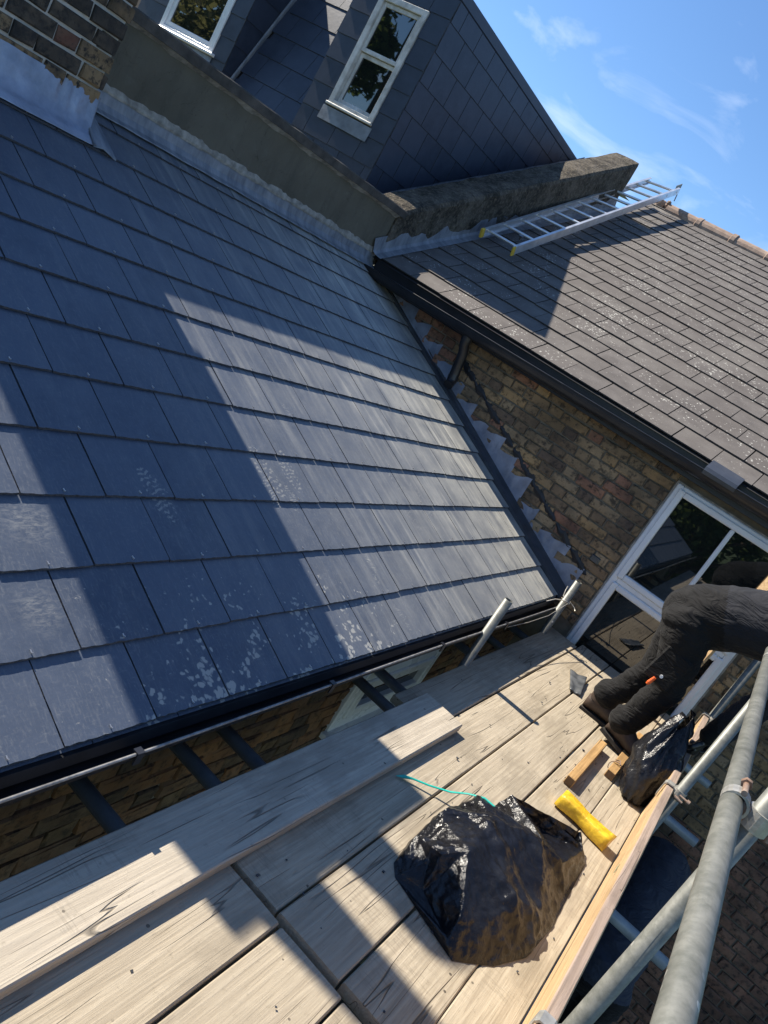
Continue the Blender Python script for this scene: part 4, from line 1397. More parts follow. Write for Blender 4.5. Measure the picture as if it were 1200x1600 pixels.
# neighbour roof behind
b = B()
b.add([(-12, 4.6, 3.0), (-3.3, 4.6, 3.0), (-3.3, 6.1, 3.30), (-12, 6.1, 3.30), (-12, 10, 1.4), (-2.9, 10, 1.4), (-2.9, 6.1, 3.40), (-2.99, 5.1, pz(5.1) - .22), (-3.3, 5.1, pz(5.1) - .22), (-3.3, 6.1, 3.4)],
      [(0, 1, 2, 3), (3, 2, 5, 4), (8, 7, 6, 9)])
b.obj('main_roof', M['slate_vert'], nb)

def sash_window(parent, x0, x1, z0, z1, old):
    f = B(); mt = M['old_white'] if old else M['pvc_white']
    t = 0.05
    y = YD - 0.022
    f.box((x0, y, z0), (x0 + t, y + 0.10, z1), ch=0.004); f.box((x1 - t, y, z0), (x1, y + 0.10, z1), ch=0.004)
    f.box((x0 + t, y + .001, z1 - t), (x1 - t, y + 0.10, z1), ch=0.004); f.box((x0 + t, y + .001, z0), (x1 - t, y + 0.10, z0 + 0.03), ch=0.004)
    if old:
        f.box((x0 - 0.01, y - 0.014, z0 - 0.022), (x1 + 0.01, y + 0.08, z0 - 0.001), ch=0.005)
    else:
        f.box((x0 - 0.05, y - 0.035, z0 - 0.030), (x1 + 0.05, y + 0.08, z0 - 0.001), ch=0.006)
    w = f.obj('window', mt, parent)
    zm = (z0 + z1) / 2 - 0.02
    if old:
        for (a, c, yy) in ((z0 + 0.032, zm + 0.02, y + 0.045), (zm + 0.022, z1 - t - 0.002, y + 0.022)):
            s = B()
            s.box((x0 + t + .002, yy, a), (x0 + t + 0.034, yy + 0.03, c), ch=0.003); s.box((x1 - t - 0.034, yy, a), (x1 - t - .002, yy + 0.03, c), ch=0.003)
            s.box((x0 + t + 0.034, yy + .001, c - 0.034), (x1 - t - 0.034, yy + 0.03, c), ch=0.003); s.box((x0 + t + 0.034, yy + .001, a), (x1 - t - 0.034, yy + 0.03, a + 0.034), ch=0.003)
            s.box((x0 + t + 0.03, yy + 0.012, a + 0.03), (x1 - t - 0.03, yy + 0.018, c - 0.03), 1)
            me = s.mesh('sash'); me.materials.append(mt); me.materials.append(M['glass'])
            o = part('sash', me, None, parent)
    else:
        s = B()
        yy = y + 0.012
        a, c = z0 + 0.032, z1 - t - .002
        s.box((x0 + t + .002, yy, a), (x0 + t + 0.045, yy + 0.04, c), ch=0.005); s.box((x1 - t - 0.045, yy, a), (x1 - t - .002, yy + 0.04, c), ch=0.005)
        s.box((x0 + t + 0.045, yy + .001, c - 0.045), (x1 - t - 0.045, yy + 0.04, c), ch=0.005); s.box((x0 + t + 0.045, yy + .001, a), (x1 - t - 0.045, yy + 0.04, a + 0.045), ch=0.005)
        s.box((x0 + t + 0.04, yy + 0.015, a + 0.04), (x1 - t - 0.04, yy + 0.021, c - 0.04), 1)
        me = s.mesh('sash'); me.materials.append(mt); me.materials.append(M['glass'])
        part('sash', me, None, parent)
    return w
sash_window(dm, W0, W1, V0, V1, True)
b = B()
b.add([(W0 - 0.03, YD - 0.014, V0 - 0.034), (W1 + 0.03, YD - 0.014, V0 - 0.034), (W1 + 0.03, YD - 0.020, V0 - 0.15), (W0 - 0.03, YD - 0.020, V0 - 0.15),
       (W0 + 0.30, YD - 0.028, V0 - 0.034), (W0 + 0.30, YD - 0.030, V0 - 0.15)], [(0, 3, 5, 4), (4, 5, 2, 1)])
b.obj('sill_flashing', M['lead_old'], dm)
# left dormer
LX0, LX1 = -6.65, -5.255
LW0, LW1, LV0, LV1 = -6.26, -5.47, 2.05, 3.00
dl = dormer(LX0, LX1 - 0.012, LW0, LW1, LV0, LV1, False, True).obj('dormer', M['deck'], nb)
front_slates(dl, LX0, LX1, LW0, LW1, LV0, LV1, 1.60, 3.25, 2.02)
sash_window(dl, LW0, LW1, LV0, LV1, False)
b = B()
b.add([(LW0 - 0.03, YD - 0.014, LV0 - 0.034), (LW1 + 0.03, YD - 0.014, LV0 - 0.034), (LW1 + 0.03, YD - 0.020, LV0 - 0.16), (LW0 - 0.03, YD - 0.020, LV0 - 0.16)], [(0, 3, 2, 1)])
b.obj('sill_flashing', M['lead'], dl)
k = 0
z = 1.50
while z < ZTOP - 0.02:
    y = YD + 0.002
    me = slate_mesh(0.50, 0.26 if z + 0.26 < ZTOP else ZTOP - z, 0.007, 0.0008, 950 + k, [M['slate_vert'], M['slate_edge']])
    place('slate', me, frame(Vector((LX1 - 0.006, YD + 0.252, z)), Y_, cup, cn), dl)
    z += 0.235; k += 1
b = B()
b.tube([(LX1 + 0.012, my(1.6) - 0.012, 1.6), (LX1 + 0.012, my(3.2) - 0.012, 3.2)], 0.03, 6, flat=0.3)
b.obj('valley_lead', M['lead_old'], dl)

# ================================================================== LADDER on the tiled roof
lad = thing('ladder', 'aluminium ladder lying up the tiled roof beside the parapet', 'ladder')
A0, A1 = Vector((-2.545, 2.55, 1.915)), Vector((-2.765, 5.92, 3.665))
B0, B1 = Vector((-2.180, 2.53, 1.905)), Vector((-2.405, 6.02, 3.720))
ld = (A1 - A0).normalized()
lx = (B0 - A0); lx = (lx - ld * lx.dot(ld)).normalized()
ln_ = lx.cross(ld).normalized()
if ln_.z < 0:
    ln_ = -ln_
for (p, q, sgn) in ((A0, A1, 1), (B0, B1, -1)):
    L = (q - p).length
    mtx = frame(p, lx, (q - p).normalized(), ln_)
    b = B()
    b.box((-0.004, 0, -0.036), (0.004, L, 0.036), mtx=mtx)
    b.box((0.0045 * sgn, 0, 0.030), (0.024 * sgn, L, 0.0355), mtx=mtx)
    b.box((0.0045 * sgn, 0, -0.0355), (0.024 * sgn, L, -0.030), mtx=mtx)
    st_ = b.obj('stile', M['alu'], lad)
    b = B().box((-0.008, -0.035, -0.040), (0.018 if sgn > 0 else 0.008, 0.012, 0.040), mtx=mtx, ch=0.004)
    b.obj('rubber_foot', M['yellow_foot'], st_)
nr = 13
for i in range(nr):
    t = (0.10 + i * 0.302) / (A1 - A0).length
    if t > 0.99:
        break
    p, q = A0.lerp(A1, t), B0.lerp(B1, t)
    B().tube([p - lx * 0.006, q + lx * 0.006], 0.0145, 12).obj('rung', M['alu'], lad)
for (p, t) in ((A0, 0.09), (B0, 0.045)):
    c = p + ld * (3.9 * t) + ln_ * 0.04 - lx * (0.0 if p is A0 else 0.06)
    B().tube([c, c + ln_ * 0.03], 0.012, 8).box((-0.018, -0.018, 0), (0.018, 0.018, 0.012), mtx=frame(c + ln_ * 0.03, lx, ld, ln_)).obj('hook_bolt', M['steel'], lad)
b = B().box((-0.05, -0.02, -0.05), (-0.042, 0.16, 0.05), mtx=frame(B1, lx, ld, ln_)).box((-0.05, 0.14, -0.16), (-0.042, 0.16, 0.05), mtx=frame(B1, lx, ld, ln_))
b.obj('ridge_hook', M['galv'], lad)

# ================================================================== SCAFFOLD
# boards
def board(name, x0, x1, y0, y1, ztop, mat, label, group, cut=0.0, warp=0.002, rot=0.0, cat='scaffold board', t=0.038, seed=0, edge=None):
    r = random.Random(seed + 5)
    L = y1 - y0; w = x1 - x0
    n = max(4, int(L / 0.12))
    vs = []; fs = []
    ph = r.uniform(0, 9)
    for i in range(n + 1):
        y = L * i / n
        wz = warp * sin(ph + y * 2.0)
        e0 = 0.0016 * noise.noise(Vector((y * 4, seed, 0))); e1 = 0.0016 * noise.noise(Vector((y * 4, seed, 5)))
        c = 0.004
        ring = [(-w / 2 + e0, -t + c), (-w / 2 + e0, -c), (-w / 2 + e0 + c, 0), (-w / 6, 0.0007), (w / 6, 0.0007), (w / 2 + e1 - c, 0), (w / 2 + e1, -c), (w / 2 + e1, -t + c), (w / 2 + e1 - c, -t), (-w / 2 + e0 + c, -t)]
        yy = y
        if i == 0:
            yy = r.uniform(0, 0.006)
        if i == n:
            yy = L - r.uniform(0, 0.006)
        vs += [(x, yy, z + wz) for x, z in ring]
    m = 10
    for i in range(n):
        for q in range(m):
            fs.append((i * m + q, (i + 1) * m + q, (i + 1) * m + (q + 1) % m, i * m + (q + 1) % m))
    fs += [list(range(m)), [n * m + q for q in range(m)][::-1]]
    bb = B().add(vs, fs)
    if edge is not None:
        for q in range(n * m):
            if q % m in (0, 9):
                bb.mi[q] = 1
    o = bb.obj(name, [mat, edge] if edge is not None else mat)
    o.location = ((x0 + x1) / 2, y0, ztop)
    o.rotation_euler = (0, 0, rot)
    return tag(o, label, cat, group)

GB = 'boards of the scaffold platform'
s = SEAM
g_ = 0.005
far_x = [(s - BW + 0.008, s - g_), (s + g_ * .6, s + BW - g_), (s + BW + g_ * .6, s + 2 * BW - g_), (s + 2 * BW + g_ * .6, s + 3 * BW - g_ * .3), (s + 3 * BW + g_ * .3, 1.1618)]
lab_far = ['shaded platform board along the brick wall beside the small white window',
           'pale platform board carrying the tip of the teal strap',
           'pale platform board running under the black bag towards the near boot',
           'pale platform board under the timber offcuts and the yellow block',
           'narrow platform board against the toe board']
endy = [1.445, 1.572, 1.568, 1.52, 1.50]
dz = [0.0, -0.003, 0.001, -0.001, 0.0]
for i, (x0, x1) in enumerate(far_x):
    board('scaffold_board', x0, x1, (-2.236 + 0.004 * i) if i else -0.90, endy[i], ZP + dz[i], M['board'], lab_far[i], GB, seed=i)
near_x = [(0.341, 0.560), (0.569, 0.790), (0.798, 1.018), (1.024, 1.1618)]
lab_near = ['near sunlit platform board with two long cracks at the bottom left',
            'near platform board with a rough sunlit patch, ending at the cross joint', 'near platform board cut by the bottom edge below the black bag', 'near narrow platform board beside the toe board at the bottom edge']
for i, (x0, x1) in enumerate(near_x):
    board('scaffold_board', x0, x1, -4.9, -2.248 - 0.003 * i, ZP - 0.002 * (i % 2), M['board'], lab_near[i], GB, seed=20 + i)
board('scaffold_board', 0.137, 0.347, -4.75, -0.752, ZP + 0.0405, M['loose'], 'loose thick scaffold board lying on top of the platform along the gutter', GB, seed=40, rot=-0.0075, warp=0.001)
# toe boards
def toe(y0, y1, label, seed):
    o = board('toe_board', -0.112, 0.112, y0, y1, 0, M['toe'], label, 'toe boards along the platform edge', seed=seed, warp=0.0015, cat='toe board', t=0.036, edge=M['toe_top'])
    o.rotation_euler = (0, radians(90), 0)
    o.location = (1.1625 + 0.036, y0, ZP + 0.114)
    return o
toe(-4.7, 0.045, 'long toe board on edge with split sunlit inner face and a green dab', 50)
toe(0.075, 1.225, 'short toe board on edge behind the black bags near the house wall', 51)
tag(B().add([(1.1610, -1.02, -0.085), (1.1610, -0.975, -0.075), (1.1605, -0.965, -0.060), (1.1605, -1.01, -0.072), (1.1622, -1.02, -0.085), (1.1622, -0.965, -0.06)],
            [(0, 1, 2, 3), (0, 3, 5, 4)]).obj('tape_scrap', M['twine']), 'scrap of green tape stuck on the toe board face', 'tape')

# tubes
TR = 0.02415
def tube_thing(a, b_, label, group, mat=None, cat='scaffold tube'):
    a, b_ = Vector(a), Vector(b_)
    o = B().pipe(Vector((0, 0, 0)), b_ - a, TR).obj('scaffold_tube', mat or M['galv'])
    o.location = a
    return tag(o, label, cat, group)
GS = 'upright scaffold tubes'
XS = 1.2235
tube_thing((XS, -2.06, GROUND + 0.03), (XS, -2.06, 1.6), 'upright scaffold tube at the near toe board clamp, crossing behind the guard rail', GS)
tube_thing((XS, -0.185, GROUND + 0.03), (XS, -0.185, 0.71), 'upright scaffold tube rising from the clamp behind the yellow block', GS)
tube_thing((1.207, 1.262, GROUND + 0.03), (1.207, 1.262, 0.80), 'upright scaffold tube beside the house wall behind the dark sleeve', GS)
tube_thing((0.088, -0.125, GROUND + 0.03), (0.088, -0.105, 0.205), 'short upright scaffold tube standing beside the small white window', GS)
tube_thing((0.098, 1.24, GROUND + 0.03), (0.098, 1.22, 0.205), 'short upright scaffold tube with a wire tie at the roof corner', GS)
tube_thing((1.174, -4.9, 0.745), (1.160, 0.05, 0.728), 'long guard rail tube with white paint splash nearest the camera', 'rails and ledgers of the scaffold')
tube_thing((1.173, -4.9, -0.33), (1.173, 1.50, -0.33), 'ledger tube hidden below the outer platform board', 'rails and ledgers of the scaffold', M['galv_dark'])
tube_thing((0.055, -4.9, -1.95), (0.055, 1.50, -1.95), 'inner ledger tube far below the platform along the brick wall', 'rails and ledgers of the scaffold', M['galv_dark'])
GT = 'cross tubes carrying the boards'
TZ = ZP - 0.038 - TR - 0.004
for yy, xe, ll in ((-3.05, 1.46, 'cross tube nearest the camera under the platform boards'), (-2.40, 1.42, 'cross tube poking to the wall, leftmost of the three by the gutter'),
                   (-2.02, 1.40, 'cross tube poking to the wall, middle one of the three by the gutter'), (-1.80, 1.36, 'cross tube poking to the wall, right one of the three by the gutter'),
                   (-0.90, 1.49, 'cross tube whose open end shows below the toe board beside the black bag'), (-0.70, 1.10, 'cross tube in front of the small white window'),
                   (0.22, 1.45, 'cross tube passing over the navy cloth below the toe board'), (0.62, 1.15, 'cross tube in the dark gap by the roof corner'),
                   (1.07, 1.414, 'cross tube whose blue end shows behind the mid clamp')):
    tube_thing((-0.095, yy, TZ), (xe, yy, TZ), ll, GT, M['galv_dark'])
# couplers
def ring(b, c, axis, r0, r1, h, n=18, mi=0):
    axis = Vector(axis).normalized()
    u = axis.cross(Vector((0.3, 0.8, 0.5))).normalized(); w = axis.cross(u)
    vs = []
    for (rr, hh) in ((r0, -h), (r1, -h), (r1, h), (r0, h)):
        for j in range(n):
            vs.append(Vector(c) + (u * cos(2 * pi * j / n) + w * sin(2 * pi * j / n)) * rr + axis * hh)
    fs = []
    for q in range(4):
        for j in range(n):
            fs.append((q * n + j, q * n + (j + 1) % n, ((q + 1) % 4) * n + (j + 1) % n, ((q + 1) % 4) * n + j))
    b.add(vs, fs, mi)
def toe_clip(y, z, label, XS=XS):
    c = thing('toe_board_clip', label, 'scaffold clip', (0, 0, 0), 'clips holding the toe boards')
    b = B()
    ring(b, (XS, y, z), (0, 0, 1), TR + 0.0005, TR + 0.0055, 0.018)
    b.obj('collar', M['coupler'], c)
    b = B()
    tz = ZP + 0.228
    prof = [(1.150, tz - 0.075), (1.150, tz - 0.004), (1.158, tz + 0.008), (1.190, tz + 0.010), (1.201, tz + 0.002), (1.201, tz - 0.02)]
    vs = []
    for yy in (y - 0.022, y + 0.022):
        for (x, zz) in prof:
            vs.append((x, yy, zz))
    for yy in (y - 0.022, y + 0.022):
        for (x, zz) in prof:
            vs.append((x + (0.004 if x < 1.16 else -0.002), yy, zz - 0.005))
    k = len(prof)
    fs = [(q, q + 1, k + q + 1, k + q) for q in range(k - 1)] + [(2 * k + q, 3 * k + q, 3 * k + q + 1, 2 * k + q + 1) for q in range(k - 1)]
    fs += [(q, 2 * k + q, 2 * k + q + 1, q + 1) for q in range(k - 1)] + [(k + q, k + q + 1, 3 * k + q + 1, 3 * k + q) for q in range(k - 1)]
    b.add(vs, fs)
    b.obj('strap', M['coupler'], c)
    b = B()
    b.tube([(XS + 0.005, y - 0.03, z + 0.002), (XS + 0.055, y - 0.035, z + 0.002)], 0.006, 8)
    b.tube([(XS + 0.040, y - 0.034, z + 0.002), (XS + 0.054, y - 0.035, z + 0.002)], 0.012, 6)
    b.tube([(XS - 0.01, y - 0.03, z - 0.016), (XS + 0.03, y - 0.032, z - 0.018)], 0.009, 6)
    b.obj('bolt', M['rust'], c)
toe_clip(-2.06, 0.012, 'steel clip wrapped over the toe board at the bottom edge')
toe_clip(-0.185, 0.012, 'steel clip wrapped over the toe board end beside the black bags')
toe_clip(1.20, 0.012, 'steel clip on the far end of the toe board by the house wall')
def coupler(c, ax1, ax2, c2, label):
    t = thing('scaffold_coupler', label, 'scaffold coupler', (0, 0, 0), 'couplers joining scaffold tubes')
    b = B(); ring(b, c, ax1, TR + 0.0005, TR + 0.0065, 0.022); b.obj('collar', M['coupler'], t)
    b = B(); ring(b, c2, ax2, TR + 0.0005, TR + 0.0065, 0.022); b.obj('collar', M['coupler'], t)
    c, c2 = Vector(c), Vector(c2)
    d = (c2 - c).normalized()
    b = B()
    b.box((-0.02, -0.02, -0.018), (0.02, 0.02, 0.018), mtx=Matrix.Translation((c + c2) / 2), ch=0.004)
    b.tube([c + Vector((0, -0.03, 0.036)), c + Vector((0.0, 0.05, 0.036))], 0.007, 8)
    b.tube([c + Vector((0, 0.03, 0.036)), c + Vector((0.0, 0.045, 0.036))], 0.013, 6)
    b.tube([c2 + Vector((0.036, 0.01, -0.03)), c2 + Vector((0.036, 0.01, 0.05))], 0.007, 8)
    b.tube([c2 + Vector((0.036, 0.01, 0.03)), c2 + Vector((0.036, 0.01, 0.045))], 0.013, 6)
    b.obj('bolt', M['rust'], t)
coupler((1.1715, -2.06, 0.737), (0, 1, 0), (0, 0, 1), (XS + 0.002, -2.06, 0.737), 'coupler joining guard rail and near upright tube')
coupler((1.1655, -0.185, 0.731), (0, 1, 0), (0, 0, 1), (XS, -0.185, 0.700), 'coupler joining the guard rail end and the mid upright tube')
for (yy, xx, ll) in ((-0.125, 0.088, 'dark coupler on the short upright by the small window'), (1.24, 0.098, 'dark coupler on the short upright at the roof corner')):
    coupler((xx, yy, TZ - 0.06), (0, 0, 1), (0, 1, 0), (0.145, yy + 0.0, TZ - 0.06), ll)
# tie wire at the roof corner
b = B()
b.tube([(0.02, 1.10, 0.00), (0.05, 1.15, 0.035), (0.085, 1.18, 0.05), (0.13, 1.21, 0.045), (0.125, 1.265, 0.04), (0.08, 1.268, 0.042), (0.066, 1.23, 0.048), (0.10, 1.19, 0.055), (0.135, 1.22, 0.058), (0.12, 1.27, 0.05), (0.16, 1.29, 0.03), (0.18, 1.27, 0.02)], 0.0032, 6)
b.tube([(0.05, 1.26, 0.13), (0.055, 1.25, 0.10), (0.07, 1.21, 0.07), (0.13, 1.21, 0.052)], 0.004, 6)
b.tube([(0.125, 1.20, 0.05), (0.12, 0.9, -0.012), (0.10, 0.6, -0.035), (0.075, 0.3, -0.044)], 0.0022, 6)
tag(b.obj('tie_wire', M['wire']), 'twisted tie wire knotted round the short upright tube at the roof corner', 'wire')

# ================================================================== THINGS ON THE PLATFORM
# the rubble bag: taut plastic draped over rubble, flat facets between sharp creases
from mathutils import geometry as mgeo
BP = [(0.621, -1.444, 0.102), (0.648, -1.219, 0.088), (0.729, -1.018, 0.082), (0.878, -0.901, 0.068), (0.994, -0.822, 0.061), (1.044, -0.872, 0.034), (1.081, -0.878, 0.0), (1.076, -1.163, 0.0), (1.099, -1.366, 0.0), (1.081, -1.594, 0.0), (1.022, -1.737, 0.0), (0.928, -1.858, 0.0), (0.849, -1.789, 0.0), (0.743, -1.741, 0.01), (0.639, -1.698, 0.034), (0.615, -1.622, 0.054), (0.618, -1.49, 0.082), (0.771, -1.624, 0.150), (0.915, -1.198, 0.129), (0.948, -1.581, 0.122), (0.72, -1.692, 0.116), (0.869, -1.776, 0.082), (1.048, -1.435, 0.048), (0.968, -1.718, 0.048), (0.751, -1.353, 0.136), (0.888, -1.842, 0.027), (0.698, -1.697, 0.068), (1.013, -1.144, 0.082)]
rim = [Vector((x, y)) for x, y, z in BP]
backs = [(0.600, -1.480, 0.0), (0.625, -1.270, 0.0), (0.700, -1.060, 0.0), (0.860, -0.925, 0.0), (1.000, -0.840, 0.0), (0.605, -1.60, 0.0), (0.625, -1.735, 0.0), (0.66, -1.78, 0.0)]
P3 = [Vector(p) for p in BP] + [Vector(p) for p in backs]
res_ = mgeo.delaunay_2d_cdt([Vector((p.x, p.y)) for p in P3], [], [], 0, 1e-6)
bm = bmesh.new()
for co in res_[0]:
    z = max((p.z for p in P3 if (Vector((p.x, p.y)) - co).length < 1e-4), default=0.0)
    bm.verts.new((co.x, co.y, z))
bm.verts.ensure_lookup_table()
for f in res_[2]:
    vv = [bm.verts[i] for i in f]
    if max((vv[a].co - vv[(a + 1) % 3].co).to_2d().length for a in range(3)) < 0.75:
        bm.faces.new(vv)
bmesh.ops.recalc_face_normals(bm, faces=bm.faces[:])
if sum(f.normal.z for f in bm.faces) < 0:
    bmesh.ops.reverse_faces(bm, faces=bm.faces[:])
for it in range(5):
    bmesh.ops.subdivide_edges(bm, edges=bm.edges[:], cuts=1, use_grid_fill=True)
    if it == 2:
        bmesh.ops.smooth_vert(bm, verts=[v for v in bm.verts if not v.is_boundary], factor=0.2, use_axis_x=True, use_axis_y=True, use_axis_z=True)
bm.normal_update()
rr = random.Random(12)
rid = []
for q in range(16):
    a = rr.uniform(0, pi)
    rid.append((Vector((cos(a), sin(a), 0)), rr.uniform(-0.4, 0.4), rr.uniform(0.008, 0.016), rr.uniform(0.3, 1.0) * 4, rr.uniform(0, 50)))
for v in bm.verts:
    p = v.co.copy()
    c = p - Vector((0.86, -1.35, 0))
    e = 0.0
    for (nv, off_, am, ws, sd_) in rid:
        msk = max(0.0, noise.noise(p * ws + Vector((sd_, 0, 0))) + 0.15)
        dd = abs(c.dot(nv) - off_ + 0.03 * noise.noise(p * 5 + Vector((0, sd_, 0))))
        e += am * msk * max(0.0, 1 - dd / 0.03) * 1.8
    e += 0.014 * (0.25 - abs(noise.noise(p * 9))) + 0.007 * (0.25 - abs(noise.noise(p * 22 + Vector((3, 0, 0))))) + 0.003 * noise.noise(p * 55)
    k = 1.0 if p.z > 0.015 else p.z / 0.015
    v.co += v.normal * e * (0.25 + 0.75 * k)
    v.co.z = max(v.co.z, 0.001)
bmesh.ops.translate(bm, verts=bm.verts[:], vec=Vector((-0.86, -(-1.35), 0)))
o = B().addbm(bm, smooth=True).obj('rubble_bag', M['bag'])
o.location = (0.86, -1.35, ZP + 0.001)
tag(o, 'full black plastic rubble bag lying on the sunlit boards', 'rubble bag')

# teal strap
b = B()
b.tube([(0.400, -1.375, ZP + 0.010), (0.418, -1.345, ZP + 0.012), (0.445, -1.32, ZP + 0.016), (0.50, -1.285, ZP + 0.022), (0.57, -1.245, ZP + 0.040), (0.62, -1.225, ZP + 0.072), (0.675, -1.215, ZP + 0.100), (0.73, -1.22, ZP + 0.105)],
       [0.002, 0.010, 0.0055, 0.005, 0.005, 0.005, 0.005, 0.004], 8, flat=0.45)
tag(b.obj('plastic_strap', M['twine']), 'thin teal plastic strap trailing from the black rubble bag', 'strap')

# two short timber offcuts
def offcut(p, q, w, h, label, notch=False):
    p, q = Vector(p), Vector(q)
    d = (q - p).normalized(); sx = d.cross(Z_).normalized()
    L = (q - p).length
    b = B().box((-w / 2, 0.002, 0), (w / 2, L - 0.002, h), ch=0.003)
    b.box((-w / 2 + .003, 0.0, 0.003), (w / 2 - .003, 0.0025, h - 0.003), 1)
    me = b.mesh('timber_offcut'); me.materials.append(M['batten']); me.materials.append(M['batten_end'])
    o = bpy.data.objects.new('timber_offcut', me); COL.objects.link(o)
    o.matrix_world = frame(p, sx, d, Z_)
    return tag(o, label, 'timber offcut', 'timber offcuts by the boots')
offcut((0.842, -0.43, ZP + 0.001), (0.838, 0.20, ZP + 0.001), 0.042, 0.046, 'timber offcut lying alone between the yellow block and the near boot')
o2 = offcut((0.955, -0.05, ZP + 0.001), (0.958, 0.70, ZP + 0.001), 0.044, 0.042, 'timber offcut with a wire loop running under the open black sack')
b = B()
ring(b, (0, 0.115, 0.0215), (0, 1, 0), 0.0335, 0.0365, 0.004, 12)
b.tube([(0.01, 0.10, 0.056), (0.0, 0.14, 0.060), (-0.02, 0.12, 0.056)], 0.003, 6)
b.obj('wire_loop', M['rust'], o2)

# yellow crinkled block
bm = bmesh.new()
bmesh.ops.create_cube(bm, size=1)
bmesh.ops.subdivide_edges(bm, edges=bm.edges[:], cuts=11, use_grid_fill=True)
for v in bm.verts:
    c = v.co.copy()
    x, y, z = c.x * 0.25, c.y * 0.085, c.z * 0.066
    r_ = (c * 2)
    k = 1 - 0.16 * max(0, (r_.y ** 2 + r_.z ** 2) - 1)
    y *= k; z *= k
    pinch = 1 - 0.22 * math.exp(-((c.x + 0.02) / 0.20) ** 2)
    y *= pinch; z *= (1 - 0.10 * math.exp(-((c.x) / 0.2) ** 2))
    e = noise.noise(Vector((x, y, z)) * 16) * 0.006 + (0.5 - abs(noise.noise(Vector((x, y, z)) * 50))) * 0.0016
    v.co = Vector((x, y, z)) + c.normalized() * e
o = B().addbm(bm, smooth=True).obj('yellow_block', M['yellow'])
o.location = (0.985, -0.65, ZP + 0.036)
o.rotation_euler = (0, 0, radians(-8))
tag(o, 'yellow crinkled wrapped block lying between the rubble bag and toe board', 'wrapped block')

# folded dark scrap beside the far boot
b = B(); vs = []
nx, ny = 10, 14
for j in range(ny + 1):
    for i in range(nx + 1):
        u, v = i / nx, j / ny
        x = -0.045 + 0.09 * u
        y = -0.16 + 0.32 * v
        z = 0.012 + 0.016 * max(0, u - 0.55) / 0.45 * (0.5 + 0.5 * v) + 0.007 * noise.noise(Vector((u * 3, v * 4, 0)))
        x *= 0.75 + 0.45 * v
        vs.append((x, y, z))
k = len(vs)
vs += [(x, y, max(0.0005, z - 0.007)) for x, y, z in vs]
fs = [(j * (nx + 1) + i, j * (nx + 1) + i + 1, (j + 1) * (nx + 1) + i + 1, (j + 1) * (nx + 1) + i) for j in range(ny) for i in range(nx)]
fs += [tuple(q + k for q in f[::-1]) for f in fs]
for i in range(nx):
    fs.append((i, k + i, k + i + 1, i + 1)); a = ny * (nx + 1) + i; fs.append((a, a + 1, k + a + 1, k + a))
for j in range(ny):
    a = j * (nx + 1); fs.append((a, a + nx + 1, k + a + nx + 1, k + a)); a += nx; fs.append((a, k + a, k + a + nx + 1, a + nx + 1))
b.add(vs, fs, smooth=True)
o = b.obj('plastic_scrap', M['scrap'])
o.location = (0.505, 0.77, ZP + 0.002); o.rotation_euler = (0, 0, radians(14))
tag(o, 'folded dark grey membrane scrap lying on the boards beside the far boot', 'scrap')

# slate chips and grit scattered on the boards
b = B()
rr = random.Random(5)
for i in range(90):
    x = rr.uniform(0.40, 1.14); y = rr.uniform(-2.9, 1.2)
    h = rr.uniform(0.002, 0.005) if rr.random() < 0.93 else rr.uniform(0.005, 0.008)
    a = rr.uniform(0, 6.28)
    q = [(x + cos(a + t) * h * rr.uniform(0.7, 1.5), y + sin(a + t) * h * rr.uniform(0.7, 1.5)) for t in (0, 1.3, 2.9, 4.4)]
    z = ZP + 0.0025
    b.add([(u, v, z) for u, v in q] + [(u, v, z + h * 0.5) for u, v in q], [(4, 5, 6, 7), (0, 1, 5, 4), (1, 2, 6, 5), (2, 3, 7, 6), (3, 0, 4, 7)])
o = b.obj('slate_grit', M['slate_edge']); o['kind'] = 'stuff'; o['label'] = 'slate chips and grit scattered over the platform boards'

# pale timber standing at the house window behind the man
o = B().box((-0.034, -0.012, 0), (0.034, 0.012, 1.70), ch=0.003).obj('timber_batten', M['toe'])
o.location = (0.925, 1.20, ZP + 0.001); o.rotation_euler = (radians(-4), radians(1.5), radians(-38))
tag(o, 'pale upright timber leaning on the eave gutter behind the bending man', 'timber')

# ================================================================== PEOPLE
def limb(b, pts, rs, n=14, flat=None):
    """tapered limb with rounded ends"""
    P = [Vector(p) for p in pts]
    d0 = (P[0] - P[1]).normalized(); d1 = (P[-1] - P[-2]).normalized()
    Q = [P[0] + d0 * rs[0] * 0.75, P[0] + d0 * rs[0] * 0.45] + P + [P[-1] + d1 * rs[-1] * 0.45, P[-1] + d1 * rs[-1] * 0.75]
    R_ = [rs[0] * 0.35, rs[0] * 0.8] + list(rs) + [rs[-1] * 0.8, rs[-1] * 0.35]
    b.tube(Q, R_, n, flat=flat)

